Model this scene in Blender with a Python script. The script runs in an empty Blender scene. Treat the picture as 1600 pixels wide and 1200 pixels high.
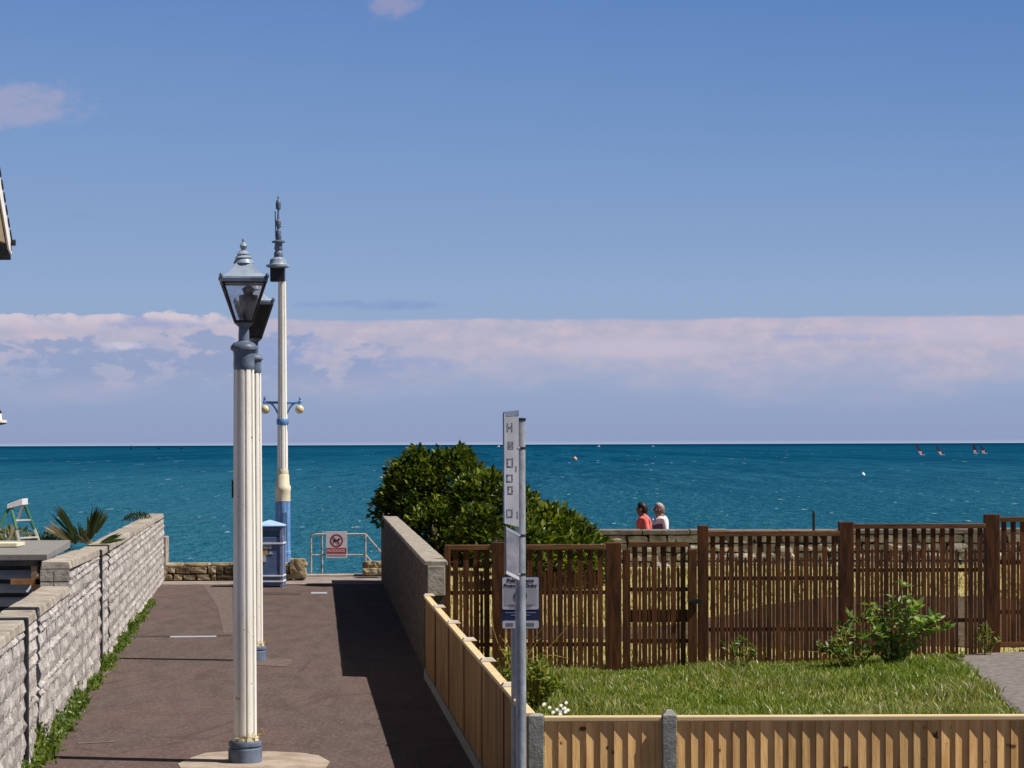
import bpy, bmesh, math, random
import numpy as np
from mathutils import Vector, Matrix, noise as mnoise
R = math.radians
PI = math.pi
SC = bpy.context.scene
COL = SC.collection
random.seed(7)
rng = np.random.default_rng(7)

# ---------------------------------------------------------------- camera
F = 3757.0            # focal length in photo pixels (1600 wide)
EYE = 2.9             # camera height above the lane
ROLL = 0.0033
cam_d = bpy.data.cameras.new('camera')
cam = bpy.data.objects.new('camera', cam_d)
COL.objects.link(cam)
cam.location = (0, 0, EYE)
cam.rotation_euler = (R(90), ROLL, 0)
cam_d.sensor_width = 36
cam_d.lens = F / 1600 * 36
cam_d.shift_y = 94.4 / 1600
cam_d.clip_start = 0.5
cam_d.clip_end = 200000
SC.camera = cam
SUN_EL, SUN_AZ = 53.5, 12.0        # azimuth: degrees behind the picture plane, to the right
SKY_GAIN = 0.80
EXPO = 0.32

def unroll(px, py):
    return px - ROLL * (py - 694.4), py + ROLL * (px - 800)
def P(px, py, s):
    """world point seen at photo pixel (px,py) where one metre covers s pixels"""
    x, y = unroll(px, py)
    return Vector(((x - 800) / s, F / s, EYE - (y - 694.4) / s))
def G(px, py, z=0.0):
    """point of the level z seen at pixel"""
    x, y = unroll(px, py)
    return P(px, py, (y - 694.4) / (EYE - z))

# ---------------------------------------------------------------- node helpers
class NT:
    def __init__(s, tree): s.t = tree; s.n = tree.nodes; s.l = tree.links
    def node(s, typ, **kw):
        n = s.n.new(typ)
        for k, v in kw.items(): setattr(n, k, v)
        return n
    def put(s, sock, v):
        if isinstance(v, bpy.types.NodeSocket): s.l.new(v, sock)
        elif isinstance(v, (tuple, list)) and len(v) == 3 and sock.type == 'RGBA': sock.default_value = (*v, 1)
        else: sock.default_value = v
    def m(s, op, a, b=0.0, c=0.0, clamp=False):
        n = s.node('ShaderNodeMath', operation=op, use_clamp=clamp)
        s.put(n.inputs[0], a); s.put(n.inputs[1], b); s.put(n.inputs[2], c)
        return n.outputs[0]
    def ss(s, x, a, b):
        n = s.node('ShaderNodeMapRange', interpolation_type='SMOOTHSTEP')
        s.put(n.inputs[0], x); s.put(n.inputs[1], a); s.put(n.inputs[2], b)
        return n.outputs[0]
    def lin(s, x, a, b, c=0.0, d=1.0):
        n = s.node('ShaderNodeMapRange')
        s.put(n.inputs[0], x); s.put(n.inputs[1], a); s.put(n.inputs[2], b); s.put(n.inputs[3], c); s.put(n.inputs[4], d)
        return n.outputs[0]
    def mix(s, f, a, b, mode='MIX'):
        n = s.node('ShaderNodeMix', data_type='RGBA', blend_type=mode)
        s.put(n.inputs[0], f); s.put(n.inputs[6], a); s.put(n.inputs[7], b)
        return n.outputs[2]
    def xyz(s, a, b, c):
        n = s.node('ShaderNodeCombineXYZ')
        s.put(n.inputs[0], a); s.put(n.inputs[1], b); s.put(n.inputs[2], c)
        return n.outputs[0]
    def noise(s, vec, scale=5.0, detail=4.0, rough=0.55, dist=0.0):
        n = s.node('ShaderNodeTexNoise')
        if vec is not None: s.l.new(vec, n.inputs['Vector'])
        n.inputs['Scale'].default_value = scale; n.inputs['Detail'].default_value = detail
        n.inputs['Roughness'].default_value = rough; n.inputs['Distortion'].default_value = dist
        return n.outputs[0]
    def mapping(s, vec, scale=(1, 1, 1), loc=(0, 0, 0), rot=(0, 0, 0)):
        n = s.node('ShaderNodeMapping')
        s.l.new(vec, n.inputs[0]); n.inputs['Scale'].default_value = scale; n.inputs['Location'].default_value = loc
        n.inputs['Rotation'].default_value = rot
        return n.outputs[0]
    def ramp(s, f, stops):
        n = s.node('ShaderNodeValToRGB')
        e = n.color_ramp.elements
        while len(e) > 1: e.remove(e[-1])
        e[0].position = stops[0][0]; e[0].color = (*stops[0][1], 1)
        for p, c in stops[1:]:
            k = e.new(p); k.color = (*c, 1)
        s.put(n.inputs[0], f)
        return n.outputs[0]

def lin(c):
    return tuple(((v / 255) / 12.92 if v / 255 <= 0.04045 else (((v / 255) + 0.055) / 1.055) ** 2.4) for v in c)

# ---------------------------------------------------------------- world
w = bpy.data.worlds.new('World')
SC.world = w
w.use_nodes = True
T = NT(w.node_tree)
T.n.clear()
tc = T.node('ShaderNodeTexCoord')
sep = T.node('ShaderNodeSeparateXYZ'); T.l.new(tc.outputs['Generated'], sep.inputs[0])
X, Y, Z = sep.outputs
el = T.m('MULTIPLY', T.m('ARCSINE', Z), F)            # elevation and azimuth in thousandths of a radian (x3.757)
az = T.m('MULTIPLY', T.m('ARCTAN2', X, Y), F)
sky = T.node('ShaderNodeTexSky', sky_type='NISHITA')
sky.sun_disc = False
sky.sun_elevation = R(SUN_EL)
sky.sun_rotation = R(90 + SUN_AZ)
sky.air_density = 1.0; sky.dust_density = 0.6; sky.ozone_density = 2.5
nish = T.mix(1.0, sky.outputs[0], (0.018, 0.018, 0.018), 'MULTIPLY')
# clear sky near the horizon: hazier and mauve low down, deeper blue upward and to the right
low = T.ramp(T.lin(el, 0, 750), [
    (0.0, lin((172, 184, 210))), (0.006, lin((144, 158, 193))), (0.06, lin((146, 162, 197))), (0.13, lin((150, 167, 200))),
    (0.22, lin((149, 170, 203))), (0.30, lin((146, 170, 205))), (0.45, lin((134, 162, 203))),
    (0.65, lin((118, 151, 199))), (0.85, lin((104, 140, 194))), (1.0, lin((92, 130, 190)))])
side = T.lin(az, -900, 900, 1.10, 0.86)
sidehi = T.mix(T.ss(el, 150, 650), (1, 1, 1), T.xyz(side, T.m('POWER', side, 0.6), T.m('POWER', side, 0.25)))
low = T.mix(1.0, low, sidehi, 'MULTIPLY')
base = T.mix(T.ss(el, 760, 1600), low, nish)
vec = T.xyz(T.m('MULTIPLY', az, 0.004), T.m('MULTIPLY', el, 0.012), 0.3)
vecf = T.xyz(T.m('MULTIPLY', az, 0.006), T.m('MULTIPLY', el, 0.022), 2.3)
n1 = T.noise(vec, 1.0, 5, 0.55)
n2 = T.noise(vecf, 2.2, 6, 0.6, 0.6)
n3 = T.noise(T.xyz(T.m('MULTIPLY', az, 0.02), T.m('MULTIPLY', el, 0.035), 9.1), 1.0, 6, 0.6)
left = T.m('SUBTRACT', 1.0, T.ss(az, -520, -330))
# crisp top edge: smooth on the right, lumpy cumulus on the left
bump = T.m('ADD', T.m('MULTIPLY', T.m('SUBTRACT', n3, 0.47), T.lin(left, 0, 1, 5, 44)),
           T.m('MULTIPLY', T.m('SUBTRACT', T.noise(T.xyz(T.m('MULTIPLY', az, 0.0025), 0.0, 4.0), 1.0, 2), 0.5), 22))
bumptop = T.m('ADD', T.m('ADD', 198, bump), T.m('MULTIPLY', left, 4))
d = T.m('SUBTRACT', bumptop, el)                        # distance below the top edge
edge = T.ss(d, 0.0, T.lin(left, 0, 1, 6, 3))
fade = T.m('SUBTRACT', 1.0, T.ss(T.m('ADD', d, T.m('MULTIPLY', T.m('SUBTRACT', n1, 0.5), 150)), 30, 150))
body = T.m('MULTIPLY', edge, fade)
body = T.m('MULTIPLY', body, T.lin(n2, 0.3, 0.7, 0.70, 1.0))
cloudc = T.mix(T.ss(n3, 0.35, 0.7), lin((184, 179, 200)), lin((205, 190, 202)))
c1 = T.mix(T.m('MULTIPLY', body, 0.92), base, cloudc)
# bright cumulus tops on the left
brt = T.m('MULTIPLY', T.m('MULTIPLY', left, T.m('MULTIPLY', edge, T.m('SUBTRACT', 1.0, T.ss(d, 8, 30)))), T.ss(n3, 0.3, 0.55))
c1 = T.mix(T.m('MULTIPLY', brt, 0.55), c1, lin((220, 208, 216)))
# greyer blue heaps of cloud on the left half
lm = T.m('MULTIPLY', T.m('SUBTRACT', 1.0, T.ss(az, -260, -90)), T.m('MULTIPLY', T.ss(el, 70, 120), T.m('SUBTRACT', 1.0, T.ss(T.m('ADD', el, T.m('MULTIPLY', n3, 60)), 196, 203))))
nh = T.noise(T.xyz(T.m('MULTIPLY', az, 0.010), T.m('MULTIPLY', el, 0.022), 5.5), 1.0, 8, 0.58, 0.25)
heap = T.m('MULTIPLY', lm, T.ss(T.m('ADD', nh, T.m('MULTIPLY', T.m('SUBTRACT', 150, el), 0.0005)), 0.475, 0.545))
c1 = T.mix(T.m('MULTIPLY', heap, 0.85), c1, lin((143, 160, 197)))
def blob(cx, cy, rx, ry, pw=0.9, tex=n3):
    dx = T.m('DIVIDE', T.m('SUBTRACT', az, cx - 800), rx)
    dy = T.m('DIVIDE', T.m('SUBTRACT', el, 694 - cy), ry)
    r2 = T.m('ADD', T.m('MULTIPLY', dx, dx), T.m('MULTIPLY', dy, dy))
    r2 = T.m('ADD', r2, T.m('MULTIPLY', T.m('SUBTRACT', tex, 0.5), 3.4))
    return T.m('MULTIPLY', T.m('SUBTRACT', 1.0, T.ss(r2, -0.1, 1.25)), pw)
for cx, cy, rx, ry, pw, cc in ((30, 172, 125, 40, 0.5, (180, 172, 193)), (612, 8, 48, 28, 0.62, (162, 158, 190)),
                               (66, 0, 26, 16, 0.8, (185, 180, 215)), (600, 476, 130, 9, 0.6, (128, 150, 200)),
                               (640, 568, 90, 15, 0.55, (143, 160, 204)), (450, 545, 70, 30, 0.6, (143, 160, 205)),
                               (1320, 530, 120, 7, 0.55, (160, 168, 206)), (130, 343, 22, 6, 0.3, (125, 150, 200)), (240, 505, 80, 10, 0.6, (135, 153, 200)),
                               (200, 540, 40, 7, 0.55, (215, 208, 224)), (1000, 545, 150, 18, 0.4, (208, 196, 214)), (1500, 520, 190, 22, 0.35, (208, 196, 214))):
    c1 = T.mix(blob(cx, cy, rx, ry, pw), c1, lin(cc))
bg = T.node('ShaderNodeBackground')
T.l.new(c1, bg.inputs[0]); bg.inputs[1].default_value = SKY_GAIN
out = T.node('ShaderNodeOutputWorld'); T.l.new(bg.outputs[0], out.inputs[0])

# ---------------------------------------------------------------- sun
sd = bpy.data.lights.new('sun', 'SUN')
sd.energy = 5.0; sd.angle = R(0.53); sd.color = (1.0, 0.945, 0.86)
so = bpy.data.objects.new('sun', sd); COL.objects.link(so)
e, a = R(SUN_EL), R(SUN_AZ)
SUNV = Vector((math.cos(e) * math.cos(a), -math.cos(e) * math.sin(a), math.sin(e)))
so.rotation_euler = SUNV.to_track_quat('Z', 'Y').to_euler()
SC.view_settings.view_transform = 'Standard'
SC.view_settings.look = 'None'
SC.view_settings.gamma = 1
SC.view_settings.exposure = EXPO

# ---------------------------------------------------------------- materials
MATS = {}
def mat(name, cols, rough=0.7, scale=8.0, detail=6.0, bump=0.0, bscale=None, spec=0.3, metal=0.0,
        stretch=(1, 1, 1), contrast=(0.3, 0.7), speck=None, coords='Object', bdist=0.02, random_tint=0.0):
    m = bpy.data.materials.new(name); m.use_nodes = True
    t = NT(m.node_tree)
    p = t.n['Principled BSDF']
    tco = t.node('ShaderNodeTexCoord').outputs[coords]
    v = t.mapping(tco, stretch)
    n = t.noise(v, scale, detail, 0.6)
    f = t.ss(n, contrast[0], contrast[1])
    if len(cols) == 2: c = t.mix(f, cols[0], cols[1])
    else: c = t.ramp(n, [(contrast[0] + (contrast[1] - contrast[0]) * i / (len(cols) - 1), q) for i, q in enumerate(cols)])
    if speck:
        sc, thr, colr = speck
        sn = t.noise(tco, sc, 2, 0.5)
        c = t.mix(t.ss(sn, thr, thr + 0.06), c, colr)
    if random_tint:
        g = t.node('ShaderNodeNewGeometry').outputs['Random Per Island']
        c = t.mix(1.0, c, t.ramp(g, [(0, (1 - random_tint,) * 3), (1, (1 + random_tint,) * 3)]), 'MULTIPLY')
    t.l.new(c, p.inputs['Base Color'])
    p.inputs['Roughness'].default_value = rough
    p.inputs['Specular IOR Level'].default_value = spec
    p.inputs['Metallic'].default_value = metal
    if bump:
        b = t.node('ShaderNodeBump'); b.inputs['Strength'].default_value = bump; b.inputs['Distance'].default_value = bdist
        t.l.new(t.noise(v, bscale or scale * 3, 5, 0.65), b.inputs['Height'])
        t.l.new(b.outputs[0], p.inputs['Normal'])
    MATS[name] = m
    return m
def leafmat(name, a, b, transl=0.35):
    m = bpy.data.materials.new(name); m.use_nodes = True
    t = NT(m.node_tree); p = t.n['Principled BSDF']
    g = t.node('ShaderNodeNewGeometry').outputs['Random Per Island']
    tcl = t.node('ShaderNodeTexCoord').outputs['Object']
    patch_ = t.noise(tcl, 1.7, 3, 0.6)
    c = t.mix(t.m('MULTIPLY', t.m('POWER', g, 1.8), t.lin(patch_, 0.35, 0.65, 0.35, 1.25), 0, True), a, b)
    t.l.new(c, p.inputs['Base Color']); p.inputs['Roughness'].default_value = 0.42; p.inputs['Specular IOR Level'].default_value = 0.4
    tr = t.node('ShaderNodeBsdfTranslucent')
    t.l.new(t.mix(1.0, c, (1.3, 1.5, 0.5), 'MULTIPLY'), tr.inputs[0])
    mx = t.node('ShaderNodeMixShader'); mx.inputs[0].default_value = transl
    t.l.new(p.outputs[0], mx.inputs[1]); t.l.new(tr.outputs[0], mx.inputs[2])
    t.l.new(mx.outputs[0], t.n['Material Output'].inputs[0])
    return m

M_WHITE = mat('cream_paint', [(0.80, 0.76, 0.68), (0.90, 0.875, 0.82)], 0.45, 3, bump=0.15, bscale=30, speck=(16, 0.70, (0.42, 0.30, 0.18)), stretch=(1, 1, 0.4))
M_CREAM = mat('warm_cream_paint', [(0.62, 0.55, 0.38), (0.78, 0.72, 0.56)], 0.5, 3)
M_BLUEGREY = mat('blue_grey_paint', [(0.055, 0.075, 0.12), (0.16, 0.20, 0.28)], 0.45, 5, bump=0.1)
M_LAMPBLUE = mat('pale_blue_grey_paint', [(0.22, 0.27, 0.35), (0.36, 0.42, 0.50)], 0.4, 6, bump=0.1)
M_BLUE = mat('seaside_blue_paint', [(0.10, 0.22, 0.46), (0.16, 0.32, 0.60)], 0.5, 4)
M_BINBLUE = mat('bin_blue_plastic', [(0.08, 0.13, 0.27), (0.12, 0.18, 0.35)], 0.55, 4)
M_LIDBLUE = mat('pale_blue_lid', [(0.30, 0.46, 0.72), (0.40, 0.55, 0.78)], 0.5, 4)
M_BAND = mat('white_band', [(0.62, 0.62, 0.68), (0.75, 0.75, 0.8)], 0.5, 9)
M_DARK = mat('black_metal', [(0.012, 0.013, 0.018), (0.03, 0.03, 0.035)], 0.45, 9)
M_GALV = mat('galvanised_steel', [(0.24, 0.27, 0.31), (0.42, 0.45, 0.49)], 0.5, 14, bump=0.15, metal=0.35, stretch=(1, 1, 0.5))
M_RAIL = mat('rusty_rail_paint', [(0.16, 0.13, 0.10), (0.40, 0.39, 0.35)], 0.6, 9, contrast=(0.35, 0.5))
M_ASPHALT = None
M_CONC = mat('concrete', [(0.19, 0.185, 0.175), (0.34, 0.33, 0.31)], 0.9, 14, bump=0.4, bscale=60, speck=(90, 0.66, (0.09, 0.09, 0.09)))
M_CONCP = mat('pale_concrete', [(0.27, 0.21, 0.17), (0.40, 0.33, 0.27)], 0.9, 3, bump=0.3, bscale=40, contrast=(0.35, 0.65))
M_RENDER = mat('pebbledash_render', [(0.04, 0.030, 0.024), (0.22, 0.175, 0.135)], 0.95, 11, bump=1.0, bscale=26, contrast=(0.3, 0.7), bdist=0.05)
M_COPING = mat('weathered_coping', [(0.22, 0.19, 0.16), (0.42, 0.38, 0.33)], 0.95, 9, bump=0.6, bscale=35)
M_BLOCK = mat('split_faced_block', [(0.20, 0.18, 0.17), (0.35, 0.32, 0.305), (0.53, 0.49, 0.465)], 0.95, 7, bump=0.9, bscale=22, bdist=0.03, contrast=(0.25, 0.7), random_tint=0.18)
M_BLOCKCAP = mat('block_coping', [(0.22, 0.19, 0.16), (0.44, 0.39, 0.335)], 0.95, 5, bump=0.6, bscale=25, random_tint=0.10)
M_MORTAR = mat('mortar', [(0.20, 0.175, 0.15), (0.32, 0.285, 0.25)], 0.95, 10, bump=0.5)
M_RUBBLE = mat('rubble_stone', [(0.20, 0.175, 0.145), (0.45, 0.41, 0.35), (0.64, 0.60, 0.55)], 0.9, 5, bump=0.8, bscale=18, random_tint=0.25)
M_RUBMORT = mat('dark_joint', [(0.045, 0.037, 0.03), (0.10, 0.085, 0.07)], 0.95, 10)
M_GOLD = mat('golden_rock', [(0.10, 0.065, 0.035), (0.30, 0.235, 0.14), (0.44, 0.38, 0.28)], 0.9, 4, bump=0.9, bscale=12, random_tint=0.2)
M_NEWWOOD = mat('new_pine', [(0.56, 0.31, 0.105), (0.82, 0.52, 0.22)], 0.7, 6, stretch=(3, 3, 0.35), bump=0.2, bscale=20,
                contrast=(0.25, 0.7), speck=(9, 0.675, (0.13, 0.05, 0.015)), random_tint=0.2)
M_NEWCAP = mat('pine_cap_rail', [(0.60, 0.45, 0.24), (0.72, 0.57, 0.34)], 0.7, 6, stretch=(0.3, 3, 3))
M_SIDEWOOD = mat('weathered_pine', [(0.20, 0.10, 0.034), (0.40, 0.23, 0.085)], 0.8, 5, stretch=(3, 3, 0.3), bump=0.25, bscale=18, contrast=(0.3, 0.7), random_tint=0.12, speck=(6, 0.7, (0.16, 0.09, 0.04)))
M_BROWN = mat('brown_stained_wood', [(0.045, 0.014, 0.004), (0.145, 0.050, 0.014)], 0.75, 7, stretch=(3, 3, 0.4), bump=0.25, bscale=16, random_tint=0.3)
M_BROWNTOP = mat('brown_rail_wood', [(0.085, 0.034, 0.013), (0.20, 0.095, 0.042)], 0.75, 7, stretch=(0.4, 3, 3), bump=0.2)
M_SOIL = mat('soil', [(0.05, 0.035, 0.022), (0.11, 0.075, 0.045)], 0.95, 6, bump=0.8)
M_SLAB = mat('grey_felt_roof', [(0.17, 0.165, 0.165), (0.22, 0.215, 0.21)], 0.9, 8)
M_CLAD = mat('pale_blue_cladding', [(0.22, 0.27, 0.36), (0.36, 0.40, 0.46)], 0.7, 5, stretch=(0.4, 1, 2))
M_SIGNW = mat('sign_white', [(0.66, 0.62, 0.66), (0.74, 0.70, 0.74)], 0.5, 10)
M_SIGNG = mat('notice_white', [(0.50, 0.50, 0.56), (0.60, 0.60, 0.65)], 0.5, 4)
M_SIGNRED = mat('sign_red', [(0.42, 0.04, 0.05), (0.5, 0.07, 0.08)], 0.5, 10)
M_RING = mat('prohibition_red', [(0.24, 0.02, 0.03), (0.32, 0.03, 0.045)], 0.5, 10)
M_SIGNNAVY = mat('sign_navy', [(0.015, 0.02, 0.07), (0.02, 0.03, 0.09)], 0.5, 10)
M_INK = mat('black_ink', [(0.01, 0.01, 0.015), (0.02, 0.02, 0.03)], 0.6, 10)
M_GREYINK = mat('grey_ink', [(0.13, 0.14, 0.17), (0.18, 0.18, 0.22)], 0.6, 10)
M_FLAG = mat('faded_flag_panel', [(0.25, 0.26, 0.31), (0.38, 0.38, 0.43)], 0.5, 5, stretch=(1, 1, 0.6))
M_PERSPEX = mat('scuffed_case', [(0.13, 0.15, 0.20), (0.36, 0.33, 0.36)], 0.35, 5, bump=0.3, bscale=8)
M_ROOFTILE = mat('dark_slate', [(0.03, 0.045, 0.06), (0.06, 0.08, 0.1)], 0.7, 10)
M_HOUSE = mat('cream_house_render', [(0.55, 0.5, 0.42), (0.62, 0.57, 0.49)], 0.9, 10)
M_BARGE = mat('white_bargeboard', [(0.74, 0.70, 0.66), (0.82, 0.79, 0.75)], 0.5, 8)
M_SOFFIT = mat('brown_soffit', [(0.22, 0.17, 0.11), (0.3, 0.23, 0.16)], 0.8, 8)
M_LADDER = mat('green_ladder_cap', [(0.03, 0.12, 0.07), (0.05, 0.17, 0.10)], 0.5, 10)
M_ALU = mat('aluminium', [(0.5, 0.5, 0.52), (0.68, 0.68, 0.7)], 0.4, 10, metal=0.5)
M_PLANK = mat('orange_plank', [(0.28, 0.13, 0.05), (0.38, 0.2, 0.09)], 0.8, 8)
M_SKIN = mat('skin', [(0.24, 0.12, 0.085), (0.32, 0.17, 0.12)], 0.55, 14)
M_CORAL = mat('coral_cloth', [(0.80, 0.13, 0.11), (0.88, 0.22, 0.17)], 0.8, 6)
M_WHITECL = mat('white_cloth', [(0.74, 0.72, 0.76), (0.82, 0.80, 0.84)], 0.8, 6)
M_MAUVE = mat('mauve_cloth', [(0.13, 0.10, 0.16), (0.2, 0.16, 0.22)], 0.8, 6)
M_NAVY = mat('navy_cloth', [(0.02, 0.025, 0.05), (0.03, 0.04, 0.07)], 0.8, 6)
M_HAIRD = mat('dark_hair', [(0.012, 0.009, 0.01), (0.03, 0.02, 0.02)], 0.5, 20, stretch=(1, 1, 0.3))
M_HAIRG = mat('ash_hair', [(0.10, 0.07, 0.06), (0.50, 0.41, 0.38)], 0.5, 9, stretch=(1, 1, 0.3))
M_EYE = mat('eye', [(0.02, 0.015, 0.012), (0.03, 0.02, 0.02)], 0.2, 10)
M_BARK = mat('bark', [(0.06, 0.045, 0.03), (0.13, 0.1, 0.07)], 0.95, 12, bump=0.7)
M_BUSH = leafmat('glossy_green_leaf', (0.016, 0.048, 0.006), (0.33, 0.35, 0.05), 0.24)
M_WEED = leafmat('weed_leaf', (0.06, 0.12, 0.02), (0.26, 0.29, 0.06), 0.35)
M_YLEAF = leafmat('yellow_green_leaf', (0.13, 0.18, 0.03), (0.30, 0.30, 0.06), 0.35)
M_PALE = leafmat('pale_edge_leaf', (0.08, 0.17, 0.03), (0.45, 0.52, 0.20), 0.3)
M_GRASS = leafmat('grass_blade', (0.11, 0.18, 0.022), (0.38, 0.38, 0.10), 0.35)
M_DRY = leafmat('dry_grass', (0.16, 0.15, 0.045), (0.38, 0.31, 0.12), 0.3)
M_YUCCA = leafmat('sword_leaf', (0.018, 0.04, 0.012), (0.07, 0.10, 0.03), 0.15)
M_DEADLEAF = leafmat('dead_sword_leaf', (0.28, 0.22, 0.13), (0.46, 0.38, 0.26), 0.2)
M_PETAL = mat('white_petal', [(0.7, 0.7, 0.66), (0.8, 0.8, 0.78)], 0.7, 10)
M_TWIG = mat('golden_stem', [(0.25, 0.18, 0.05), (0.36, 0.27, 0.09)], 0.8, 10)
M_SAIL = mat('dark_sail', [(0.02, 0.01, 0.035), (0.045, 0.02, 0.05)], 0.7, 10)
M_SAILP = mat('pink_sail', [(0.5, 0.25, 0.25), (0.6, 0.35, 0.33)], 0.7, 10)
M_FOAM = mat('foam', [(0.7, 0.74, 0.76), (0.8, 0.82, 0.84)], 0.8, 10)
M_SHIP = mat('hazy_hull', [(0.02, 0.07, 0.11), (0.03, 0.09, 0.13)], 0.8, 10)
M_BUOY = mat('orange_buoy', [(0.7, 0.3, 0.2), (0.8, 0.4, 0.3)], 0.5, 10)
M_GLOBE = mat('opal_globe', [(0.62, 0.50, 0.28), (0.72, 0.62, 0.42)], 0.25, 3, spec=0.5)

def glassmat():
    m = bpy.data.materials.new('dusty_glass'); m.use_nodes = True
    t = NT(m.node_tree); p = t.n['Principled BSDF']
    p.inputs['Base Color'].default_value = (0.8, 0.76, 0.78, 1); p.inputs['Roughness'].default_value = 0.25
    tr = t.node('ShaderNodeBsdfTransparent'); tr.inputs[0].default_value = (0.93, 0.93, 0.96, 1)
    tcx = t.node('ShaderNodeTexCoord').outputs['Object']
    f = t.lin(t.noise(tcx, 9, 4), 0.35, 0.7, 0.03, 0.22)
    mx = t.node('ShaderNodeMixShader'); t.l.new(f, mx.inputs[0])
    t.l.new(tr.outputs[0], mx.inputs[1]); t.l.new(p.outputs[0], mx.inputs[2])
    t.l.new(mx.outputs[0], t.n['Material Output'].inputs[0])
    return m
M_GLASS = glassmat()

# asphalt: brown-grey, worn red surfacing in the middle, cracks and fine aggregate
def asphalt():
    m = bpy.data.materials.new('worn_asphalt'); m.use_nodes = True
    t = NT(m.node_tree); p = t.n['Principled BSDF']
    co = t.node('ShaderNodeTexCoord').outputs['Object']
    sp = t.node('ShaderNodeSeparateXYZ'); t.l.new(co, sp.inputs[0])
    big = t.noise(t.mapping(co, (1, 0.35, 1)), 0.8, 4)
    mid = t.noise(t.mapping(co, (1, 0.25, 1)), 3.5, 6, 0.65)
    fine = t.noise(t.mapping(co, (1, 0.3, 1)), 26, 4, 0.7)
    c = t.mix(t.ss(mid, 0.3, 0.7), (0.078, 0.055, 0.050), (0.118, 0.086, 0.077))
    c = t.mix(t.m('MULTIPLY', t.ss(big, 0.44, 0.60), 0.35), c, (0.132, 0.077, 0.070))
    c = t.mix(t.m('MULTIPLY', t.ss(fine, 0.52, 0.66), 0.6), c, (0.165, 0.13, 0.118))
    c = t.mix(t.m('MULTIPLY', t.ss(fine, 0.5, 0.3), 0.55), c, (0.05, 0.037, 0.032))
    vo = t.node('ShaderNodeTexVoronoi', feature='DISTANCE_TO_EDGE'); t.l.new(t.mapping(co, (1, 0.45, 1)), vo.inputs['Vector']); vo.inputs['Scale'].default_value = 0.55
    crack = t.m('MULTIPLY', t.m('SUBTRACT', 1.0, t.ss(t.m('ADD', vo.outputs[0], t.m('MULTIPLY', t.m('SUBTRACT', mid, 0.5), 0.06)), 0.004, 0.02)), t.ss(big, 0.4, 0.6))
    c = t.mix(t.m('MULTIPLY', crack, 0.4), c, (0.045, 0.035, 0.03))
    t.l.new(c, p.inputs['Base Color']); p.inputs['Roughness'].default_value = 0.9; p.inputs['Specular IOR Level'].default_value = 0.2
    b = t.node('ShaderNodeBump'); b.inputs['Strength'].default_value = 0.5; b.inputs['Distance'].default_value = 0.01
    t.l.new(t.m('ADD', fine, mid), b.inputs['Height']); t.l.new(b.outputs[0], p.inputs['Normal'])
    return m
M_ASPHALT = asphalt()
M_GREYTAR = mat('grey_driveway', [(0.14, 0.12, 0.115), (0.23, 0.20, 0.19)], 0.95, 9, bump=0.4, bscale=30)
M_PATCH = mat('brown_repair', [(0.105, 0.077, 0.068), (0.15, 0.112, 0.10)], 0.95, 9, stretch=(1, .4, 1), bump=0.3, bscale=30)
M_PROM = mat('promenade_concrete', [(0.20, 0.16, 0.145), (0.30, 0.25, 0.225)], 0.95, 2.5, stretch=(1, 0.4, 1), bump=0.3, bscale=30)
M_GROUND = mat('ground_earth', [(0.07, 0.06, 0.045), (0.12, 0.10, 0.07)], 0.95, 3, bump=0.3)
M_TURF = mat('turf_base', [(0.09, 0.11, 0.02), (0.18, 0.18, 0.05)], 0.95, 3, bump=0.6)
M_BANK = mat('sunburnt_turf', [(0.20, 0.17, 0.05), (0.40, 0.33, 0.14), (0.28, 0.26, 0.09)], 0.95, 2.2, bump=0.5, bscale=14)

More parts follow.
